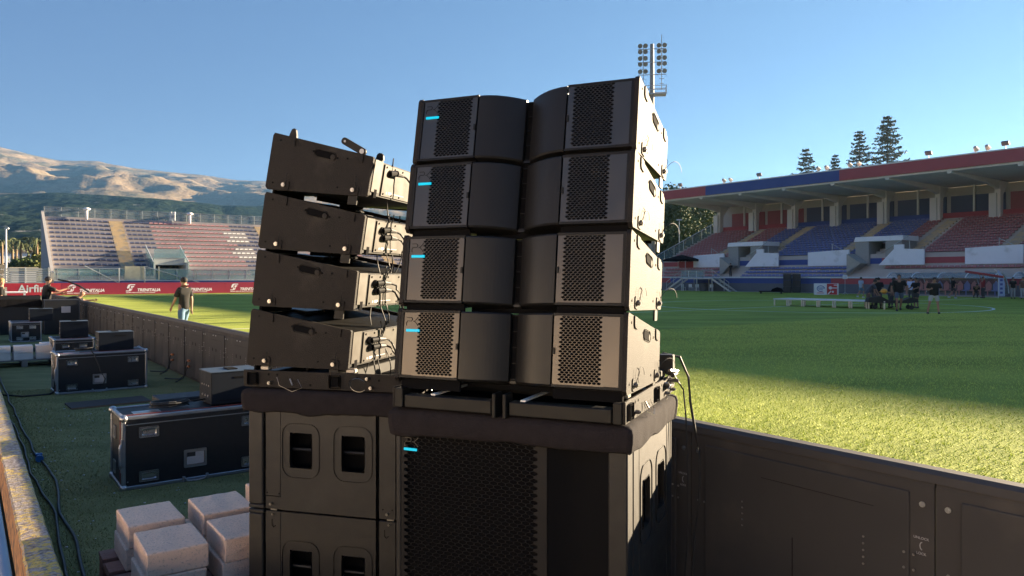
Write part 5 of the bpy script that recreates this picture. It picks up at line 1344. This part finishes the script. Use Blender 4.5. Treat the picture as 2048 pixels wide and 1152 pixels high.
def blockmesh(w_, l_, h_, seed, mt):
    m = MB(); m.box(0, w_, 0, l_, 0, h_, bev=.006)
    bmesh.ops.subdivide_edges(m.b, edges=[e for e in m.b.edges if e.calc_length() > .1], cuts=4, use_grid_fill=True)
    r = random.Random(seed)
    for v in m.b.verts: v.co += Vector((noise.noise(v.co*30+Vector((seed,0,0))), noise.noise(v.co*30+Vector((0,seed,0))), noise.noise(v.co*30+Vector((0,0,seed)))))*.003
    return m.mesh('concrete_block', mt)
bms = [blockmesh(.30, .40, .125, s_, block_mat) for s_ in (1,2,3)]
pos = {0:('nearest column by the wall',4.10,.735), 1:('second column by the wall, just behind the nearest',4.63,.735), 2:('nearest column of the second row',4.10,1.115), 3:('rear column of the second row',4.60,1.13), 4:('column against the rear stack',4.72,1.53)}
for k, (lb, t_, d_) in pos.items():
    for lv in (0, 1):
        o = link(bpy.data.objects.new('concrete_block', bms[(k+lv)%3])); q = R_.uniform(-.012,.012)
        o.location = W(t_ + q, d_ + (.012 if lv else 0), .1405 + .1265*lv); o.rotation_euler = (0,0,NANG + R_.uniform(-.02,.02))
        tag(o, '%s pinkish concrete block of the %s' % ('top' if lv else 'bottom', lb), 'concrete block', 'concrete blocks on the near pallet')
bm2 = [blockmesh(.325, .40, .135, s_, paver) for s_ in (4,5)]
for k in range(4):
    d_ = .06 + .375*k if k < 3 else .93; t_ = 17.65 if k < 3 else 18.15
    d_ += .38
    for lv in (0, 1):
        o = link(bpy.data.objects.new('pale_block', bm2[(k+lv)%2])); o.location = W(t_, d_, .1405 + .1365*lv); o.rotation_euler = (0,0,NANG + R_.uniform(-.03,.03))
        tag(o, '%s pale block on the far pallet, %s' % ('top' if lv else 'bottom', ('leftmost pile','middle pile','right front pile','right rear pile')[k]), 'block', 'pale blocks on the far pallet')
# litter crumbs on the turf
m = MB(); r = random.Random(9)
for i in range(150):
    p = W(r.uniform(3.5, 12), r.uniform(.5, 1.6)); s_ = r.uniform(.003,.008); m.box(p.x-s_, p.x+s_, p.y-s_, p.y+s_, .002, .002+s_)
tag(m.build('litter', pm('pale_crumbs', (.5,.5,.48), rough=.9)), 'small pale crumbs scattered over the dark turf', 'litter', kind='stuff')
# ------------------------------------------------------------------ people
skin_m = pm('skin', (.36,.20,.13), rough=.6, var=.08)
skin_d = pm('tanned_skin', (.26,.14,.09), rough=.6, var=.08)
tee_black = pm('black_tee', (.009,.0085,.008), rough=.9, var=.2)
tee_grey = pm('charcoal_tee', (.017,.016,.015), rough=.9, var=.15)
denim = pm('blue_denim', (.13,.22,.32), rough=.9, var=.25, vs=9)
short_grey = pm('light_grey_shorts', (.40,.41,.42), rough=.9)
short_dark = pm('dark_shorts', (.05,.05,.055), rough=.9)
hair_dark = pm('dark_hair', (.018,.014,.012), rough=.7)
shoe_m = pm('dark_shoes', (.04,.035,.03), rough=.7); shoe_w = pm('white_shoes', (.6,.6,.58), rough=.6)
def skinobj(name, chains, mt, parent, sub=1):
    """chains: list of (points, radii, edges); every chain becomes its own smooth island"""
    V = []; E_ = []; R = []; roots = []
    for pts, radii, edges in chains:
        k = len(V); roots.append(k); V += [tuple(p) for p in pts]; R += radii; E_ += [(a+k, b_+k) for a, b_ in edges]
    me = bpy.data.meshes.new(name); me.from_pydata(V, E_, []); me.materials.append(mt)
    o = link(bpy.data.objects.new(name, me), parent)
    sk = o.modifiers.new('skin', 'SKIN'); sk.use_smooth_shade = True
    lay = me.skin_vertices[0].data
    for i, r_ in enumerate(R):
        lay[i].radius = r_ if isinstance(r_, tuple) else (r_, r_); lay[i].use_root = i in roots
    s_ = o.modifiers.new('sub', 'SUBSURF'); s_.levels = sub; s_.render_levels = sub
    return o
def person(label, loc, az, lean=0., twist=0., ph=.93, arms=None, legs=None, shirt=tee_black, bottom='shorts', bmat=short_dark, skn=skin_m, hair=hair_dark, scale=1., shoes=shoe_m, headf=0., cap=None, broad=1., group=None, marks=False, bald=False):
    t = thing('person', label, 'person', loc, -rad(az), group); t.scale = (scale,)*3
    rot = Matrix.Rotation(-lean, 3, 'X')
    P = Vector((0, -.02 if lean > .3 else 0, ph)); T = lambda x, y, z: P + rot @ Vector((x*broad, y, z))
    pel, sp, ch, nb = T(0,0,0), T(0,.0,.20), T(0,.0,.40), T(0,-.005,.54)
    hrot = Matrix.Rotation(-(lean*.75+headf), 3, 'X'); nk = nb + hrot @ Vector((0,.01,.05)); hc = nb + hrot @ Vector((0,.025,.155)); ht = nb + hrot @ Vector((0,.015,.235))
    A = {}
    arms = arms or {}
    for s_, nm in ((1,'R'),(-1,'L')):
        sh = T(s_*.185, 0, .475); e, w_ = arms.get(nm, ((.03,-.01,-.30),(.0,.06,-.25)))
        el = sh + Vector((s_*e[0], e[1], e[2])); wr = el + Vector((s_*w_[0], w_[1], w_[2])); A[nm] = (sh, el, wr)
    Lg = {}
    legs = legs or {}
    for s_, nm in ((1,'R'),(-1,'L')):
        hp = P + Vector((s_*.095*broad, 0, -.03)); k_, a_ = legs.get(nm, ((.10,.02,.50),(.105,-.02,.085)))
        Lg[nm] = (hp, Vector((s_*k_[0], k_[1], k_[2])), Vector((s_*a_[0], a_[1], a_[2])))
    pts = [pel, sp, ch, nb, nk, hc, ht]; rr = [(.15*broad,.115),(.135*broad,.10),(.155*broad,.11),(.085,.075),(.058,.06),(.088,.10),(.066,.078)]; ed = [(i, i+1) for i in range(6)]
    for nm in 'RL':
        sh, el, wr = A[nm]; k = len(pts); pts += [sh, sh.lerp(el,.5), el, wr]; rr += [.066,.052,.043,.028]; ed += [(2,k),(k,k+1),(k+1,k+2),(k+2,k+3)]
        d = (wr - el).normalized(); k = len(pts); pts += [wr + d*.055, wr + d*.085]; rr += [(.042,.022),(.036,.018)]; ed += [(k-1,k),(k,k+1)]
        hp, kn, an = Lg[nm]; k = len(pts); pts += [hp, hp.lerp(kn,.5), kn, kn.lerp(an,.35), an]; rr += [.092,.082,.056,.056,.036]; ed += [(0,k),(k,k+1),(k+1,k+2),(k+2,k+3),(k+3,k+4)]
        k = len(pts); pts += [Vector((an.x, an.y+.13, .04))]; rr += [(.036,.028)]; ed += [(k-1,k)]
    chains = [(pts, rr, ed)]
    for s_, nm in ((1,'R'),(-1,'L')):
        sh, el, wr = A[nm]; d = (wr - el).normalized(); ac = d.cross(Vector((s_,0,0))); ac = ac.normalized() if ac.length > .1 else Vector((0,1,0)); dn = d.cross(ac).normalized()
        for i, (o_, l_) in enumerate(((-.030,.068),(-.010,.078),(.010,.073),(.029,.056))):
            b0 = wr + d*.075 + ac*o_; b1 = wr + d*(.095+l_*.4) + ac*o_*1.1 ; b2 = wr + d*(.095+l_*.85) + ac*o_*1.1 - dn*.018*s_
            chains.append(([b0,b1,b2],[.011,.010,.008],[(0,1),(1,2)]))
        b0 = wr + d*.03 - ac*.03; b1 = wr + d*.06 - ac*.055; b2 = wr + d*.09 - ac*.062; chains.append(([b0,b1,b2],[.013,.012,.009],[(0,1),(1,2)]))
    fw = hrot @ Vector((0,1,0)); up = hrot @ Vector((0,0,1))
    chains.append(([hc+fw*.08+up*.02, hc+fw*.115-up*.015],[.012,.016],[(0,1)]))
    for s_ in (1,-1): chains.append(([hc+Vector((s_*.085,0,0))+up*.02, hc+Vector((s_*.09,-.005,0))-up*.025],[.014,.010],[(0,1)]))
    body = skinobj('body', chains, skn, t, 2)
    fit = 1.18
    # shirt over torso and upper arms
    sp_ = [T(0,0,-.13), T(0,0,.06), sp + Vector((0,0,.03)), ch, nb - rot @ Vector((0,0,.045))]; sr = [(.185*broad,.15),(.178*broad,.142),(.172*broad,.134),(.188*broad,.142),(.11,.095)]; se = [(i,i+1) for i in range(4)]
    for nm in 'RL':
        sh, el, wr = A[nm]; k = len(sp_); sp_ += [sh, sh.lerp(el,.45), sh.lerp(el,.80)]; sr += [.086,.077,.074]; se += [(3,k),(k,k+1),(k+1,k+2)]
    skinobj('shirt', [(sp_, sr, se)], shirt, t, 2)
    tp = [P + Vector((0,0,.08)), P + Vector((0,0,-.04))]; tr = [(.176*broad,.142),(.165*broad,.135)]; te = [(0,1)]
    f_end = .95 if bottom == 'jeans' else .82
    for nm in 'RL':
        hp, kn, an = Lg[nm]; k = len(tp)
        tp += [hp - Vector((0,0,.03)), hp.lerp(kn,.5), hp.lerp(kn,f_end)]; tr += [.108,.103,.092 if bottom != 'jeans' else .075]; te += [(1,k),(k,k+1),(k+1,k+2)]
        if bottom == 'jeans':
            tp += [kn.lerp(an,.45), kn.lerp(an,.96)]; tr += [.070,.058]; te += [(k+2,k+3),(k+3,k+4)]
    skinobj('trousers' if bottom == 'jeans' else 'shorts', [(tp, tr, te)], bmat, t, 2)
    for nm in 'RL':
        an = Lg[nm][2]; m = MB(); m.ball((an.x, an.y+.055, max(.045, an.z-.04)), .05, (.95,2.7,.95), 12, 8); m.ball((an.x, an.y-.01, max(.06, an.z-.015)), .045, (1,1.1,1.1), 10, 8)
        m.box(an.x-.042, an.x+.042, an.y-.07, an.y+.17, max(.0, an.z-.088), max(.02, an.z-.07), bev=.01); m.build('shoe', shoes, t, smooth=False)
    HM = Matrix.Translation(hc) @ hrot.to_4x4()
    if cap or not bald:
        m = MB(); m.ball((0,-.018,.040), .100, (.90,1.06,.92), 14, 10, M=HM)
        for v in list(m.b.verts):
            q = HM.inverted() @ v.co
            if q.y > .055 and q.z < .055: v.co = HM @ Vector((q.x*.9, .05, max(q.z, .03)))
            if q.z < -.045: v.co = HM @ Vector((q.x*.8, q.y*.7, -.045))
        m.build('hair', cap or hair, t, smooth=True)
        if cap: m = MB(); m.ball((0,.10,.055), .06, (1.1,1.1,.12), 12, 6, M=HM); m.build('cap_brim', cap, t)
    m = MB()
    for s_ in (-.032,.032): m.ball((s_,.094,.018), .010, (1,.6,.7), 8, 6, M=HM)
    m.build('eyes', pm('eye_dark', (.03,.02,.02), rough=.3), t)
    m = MB(); m.box(-.024,.024,.096,.101,-.046,-.040, M=HM); m.build('mouth', pm('lips', (.30,.11,.09), rough=.6), t)
    if marks:
        m = MB(); yb = -.150
        for x in (-.07,-.035,.03): m.box(x, x+.028, 0, .004, 0, .03, M=Matrix.Translation(T(0,yb,.40)) @ rot.to_4x4())
        m.build('print', white_ink, t)
    return t
walk = {'R':((.11,.20,.50),(.11,.10,.085)),'L':((.10,-.05,.50),(.10,-.32,.14))}
wide = {'R':((.20,.04,.50),(.27,-.02,.085)),'L':((.16,.0,.50),(.20,.0,.085))}
person('man in charcoal tee and blue jeans walking away on the pitch beyond the boards', at(368, 21.0), -52, legs=walk, shirt=tee_grey, bottom='jeans', bmat=denim, arms={'L':((.05,.08,-.28),(.02,.15,-.20)),'R':((.02,-.08,-.28),(.0,.0,-.25))}, scale=1.02, broad=.86, cap=pm('dark_cap', (.012,.010,.010), rough=.8), ph=.93)
person('man in black tee with print on the back reaching over the dark boards', W(28.0, 2.15), 45, lean=.10, shirt=tee_black, bottom='jeans', bmat=short_dark, arms={'R':((.10,.22,-.12),(-.02,.24,.08)),'L':((.06,.16,-.20),(-.05,.26,.02))}, scale=1.03, marks=True)
person('crouching bald person in dark shirt leaning over the far boards', W(29.4, 2.75), 62, lean=1.15, ph=.86, shirt=tee_grey, bottom='jeans', bmat=short_dark, bald=True, arms={'R':((.14,.20,-.16),(.0,.22,-.05)),'L':((.10,.22,-.10),(.0,.24,.02))}, skn=skin_m, headf=-.3)
person('person with fair hair in a dark tee cut by the left picture edge', at(2, 24), 60, shirt=tee_black, bottom='jeans', bmat=pm('grey_trousers', (.14,.13,.13), rough=.9), hair=pm('fair_hair', (.35,.22,.08), rough=.7), arms={'R':((.05,.02,-.29),(.0,.09,-.24))})
person('man in black tee and light grey shorts looking at the phone in his hands', at(1868, 35.6), 195, legs=wide, shirt=tee_black, bottom='shorts', bmat=short_grey, broad=1.22, headf=.35, arms={'R':((.08,.03,-.27),(-.10,.22,.04)),'L':((.08,.03,-.27),(-.10,.20,.02))}, scale=1.02)
GR = 'crew moving equipment across the pitch'
person('crew member bending to the left of the group, dark tee and long trousers', at(1737, 41.5), 100, lean=.55, ph=.90, shirt=pm('dark_blue_tee', (.05,.055,.08), rough=.9), bottom='jeans', bmat=pm('brown_trousers', (.12,.08,.06), rough=.9), skn=skin_d, arms={'R':((.03,.12,-.26),(.0,.12,-.22)),'L':((.03,.12,-.26),(.0,.12,-.22))}, group=GR)
person('crew member in black seen from behind, second from the left of the group', at(1757, 42), 20, shirt=tee_black, bottom='jeans', bmat=short_dark, skn=skin_d, group=GR, arms={'R':((.06,.12,-.26),(.0,.16,-.18))})
person('crew member in black half hidden behind the big man of the group', at(1779, 42.5), 120, lean=.3, shirt=tee_black, bottom='jeans', bmat=short_dark, skn=skin_d, group=GR)
person('big man in dark tee and denim shorts in front of the group', at(1798, 38.6), 200, shirt=tee_black, bottom='shorts', bmat=pm('dark_denim', (.07,.10,.15), rough=.9), skn=skin_d, broad=1.25, scale=1.10, legs=walk, group=GR, arms={'R':((.09,.0,-.29),(.02,.06,-.25)),'L':((.09,.0,-.29),(.02,.04,-.25))})
person('crew member in black tee and black shorts at the right of the group', at(1832, 42), 250, shirt=tee_black, bottom='shorts', bmat=short_dark, skn=skin_d, group=GR, arms={'R':((.06,.12,-.24),(-.05,.2,-.05)),'L':((.06,.12,-.24),(-.05,.2,-.05))})
person('person in light blue shirt behind the group on its right', at(1822, 52), 30, shirt=pm('light_blue_shirt', (.45,.52,.75), rough=.9), bottom='jeans', bmat=short_dark, group=GR)
person('person in pale blue shirt walking beyond the left side of the group', at(1722, 63), 70, shirt=pm('pale_blue_shirt', (.30,.40,.55), rough=.9), bottom='shorts', bmat=denim, legs=walk, shoes=shoe_w)
person('person in black with white shoes in front of the dugout', at(1906, 61), 90, shirt=tee_black, bottom='shorts', bmat=short_dark, legs=walk, shoes=shoe_w, arms={'R':((.04,.14,-.25),(.0,.2,.0))})
person('person in red carrying a red beam by the dugout', at(1966, 61.5), 270, shirt=pm('dark_red_shirt', (.22,.03,.035), rough=.9), bottom='jeans', bmat=short_dark, arms={'R':((.05,.05,.20),(-.02,.05,.2)),'L':((.05,.05,.20),(-.02,.05,.2))})
person('person crouching in a charcoal tee beside the dugout seats', at(1951, 62.5), 200, lean=.9, ph=.62, shirt=tee_grey, bottom='jeans', bmat=short_dark, legs={'R':((.14,.22,.42),(.13,-.02,.085)),'L':((.14,.22,.42),(.13,-.02,.085))})
person('person in dark shirt standing right of the feather flag', at(2026, 60), 200, shirt=tee_grey, bottom='jeans', bmat=pm('pale_trousers', (.35,.34,.34), rough=.9))
person('person in brown shirt at the right picture edge', at(2046, 59), 220, shirt=pm('brown_shirt', (.14,.08,.06), rough=.9), bottom='jeans', bmat=short_grey)
person('person in dark clothes standing on the lower terrace above the steel platform', W(57.3, 76.2, 1.72), 230, shirt=tee_grey, bottom='jeans', bmat=short_dark)
rbm = thing('red_beam', 'long red beam carried on a shoulder by the dugout', 'beam', at(1966, 61.5, 2.0), 0, rot=(0, rad(9), rad(-5)))
m = MB(); m.box(-1.4,1.6,-.12,.12,-.09,.09,bev=.02); m.build('beam', pm('beam_red', (.38,.05,.05), rough=.6), rbm)
gear = thing('covered_gear', 'dark covered equipment cart among the crew on the pitch', 'cart', at(1782, 40.8), rad(-12))
m = MB(); m.prism([(-1.25,.38),(-1.2,.62),(-.6,.72),(-.2,.5),(.5,.48),(.9,.66),(1.25,.6),(1.3,.4),(.8,.34),(-.7,.34)], -.35, .35); m.build('cover', pm('faded_black_cover', (.04,.037,.035), rough=.9, var=.3, vs=5), gear)
for x in (-.9,.95):
    for y in (-.3,.3): m = MB(); m.cyl((x,y-.03,.12),(x,y+.03,.12),.12,12); m.cyl((x,y,.12),(x,y,.34),.03,6); m.build('wheel', cable_black, gear)
hb = thing('helmet', 'yellow helmet held beside the crew member in the middle of the group', 'helmet', at(1768, 40.3, 1.0), 0)
m = MB(); m.ball((0,0,0), .17, (1,1.15,.85), 14, 10); m.box(-.19,.19,-.24,.2,-.05,-.03,bev=.01); m.build('shell', pm('helmet_yellow', (.62,.30,.03), rough=.4), hb)
ph_ = thing('phone', 'dark phone held by the man in grey shorts', 'phone', at(1866, 35.15, 1.20), rad(20)); m = MB(); m.box(-.08,.08,-.04,.04,-.01,.01,bev=.004); m.build('case', void_black, ph_)
person('crew member in dark green tee between the helmet and the big man', at(1788, 43.5), 185, shirt=pm('dark_green_tee', (.03,.035,.028), rough=.9), bottom='jeans', bmat=short_dark, skn=skin_d, group=GR)
person('crew member carrying the left end of the dark cart, seen from the side', at(1748, 43.2), 80, lean=.25, shirt=tee_grey, bottom='shorts', bmat=short_dark, skn=skin_d, group=GR)
hm2 = thing('camera_cable', 'black cable arching over the boards from the man in black', 'cable', W(28.0, 2.3, 1.7), 0)
m = MB(); m.tube([(.15,.1,.0),(.4,.2,-.05),(.75,.3,-.22),(1.0,.4,-.42)], .03, 6); m.build('cable', cable_black, hm2)
# ------------------------------------------------------------------ unseen stand behind the camera, added for sunlit bounce and reflections
bs = thing('unseen_bounce_stand', 'pale concrete stand on the photographer\'s own side of the pitch, outside the frame', 'grandstand', (0,0,0), NANG)
m = MB(); poly = [(-7.0, 0)]
for k in range(7): poly += [(-7.0-.8*k, .9+.42*k), (-7.8-.8*k, .9+.42*k)]
poly += [(-12.8, 0)]
m.prism(poly, -34, 46, axis='y'); m.build('terrace', pm('bounce_terrace_concrete', (.62,.56,.50), rough=.9, var=.1, vs=.5), bs)
# ------------------------------------------------------------------ air
hz = bpy.data.materials.new('haze_air'); hz.use_nodes = True; t = hz.node_tree; t.nodes.clear()
pv = t.nodes.new('ShaderNodeVolumePrincipled'); ou = t.nodes.new('ShaderNodeOutputMaterial'); t.links.new(pv.outputs[0], ou.inputs['Volume'])
pv.inputs['Color'].default_value = (.22,.52,1,1); pv.inputs['Density'].default_value = .00007; pv.inputs['Anisotropy'].default_value = .35
m = MB(); m.box(-7500, 7500, -800, 5200, -1.2, 760); o = m.build('haze', hz); tag(o, kind='stuff')
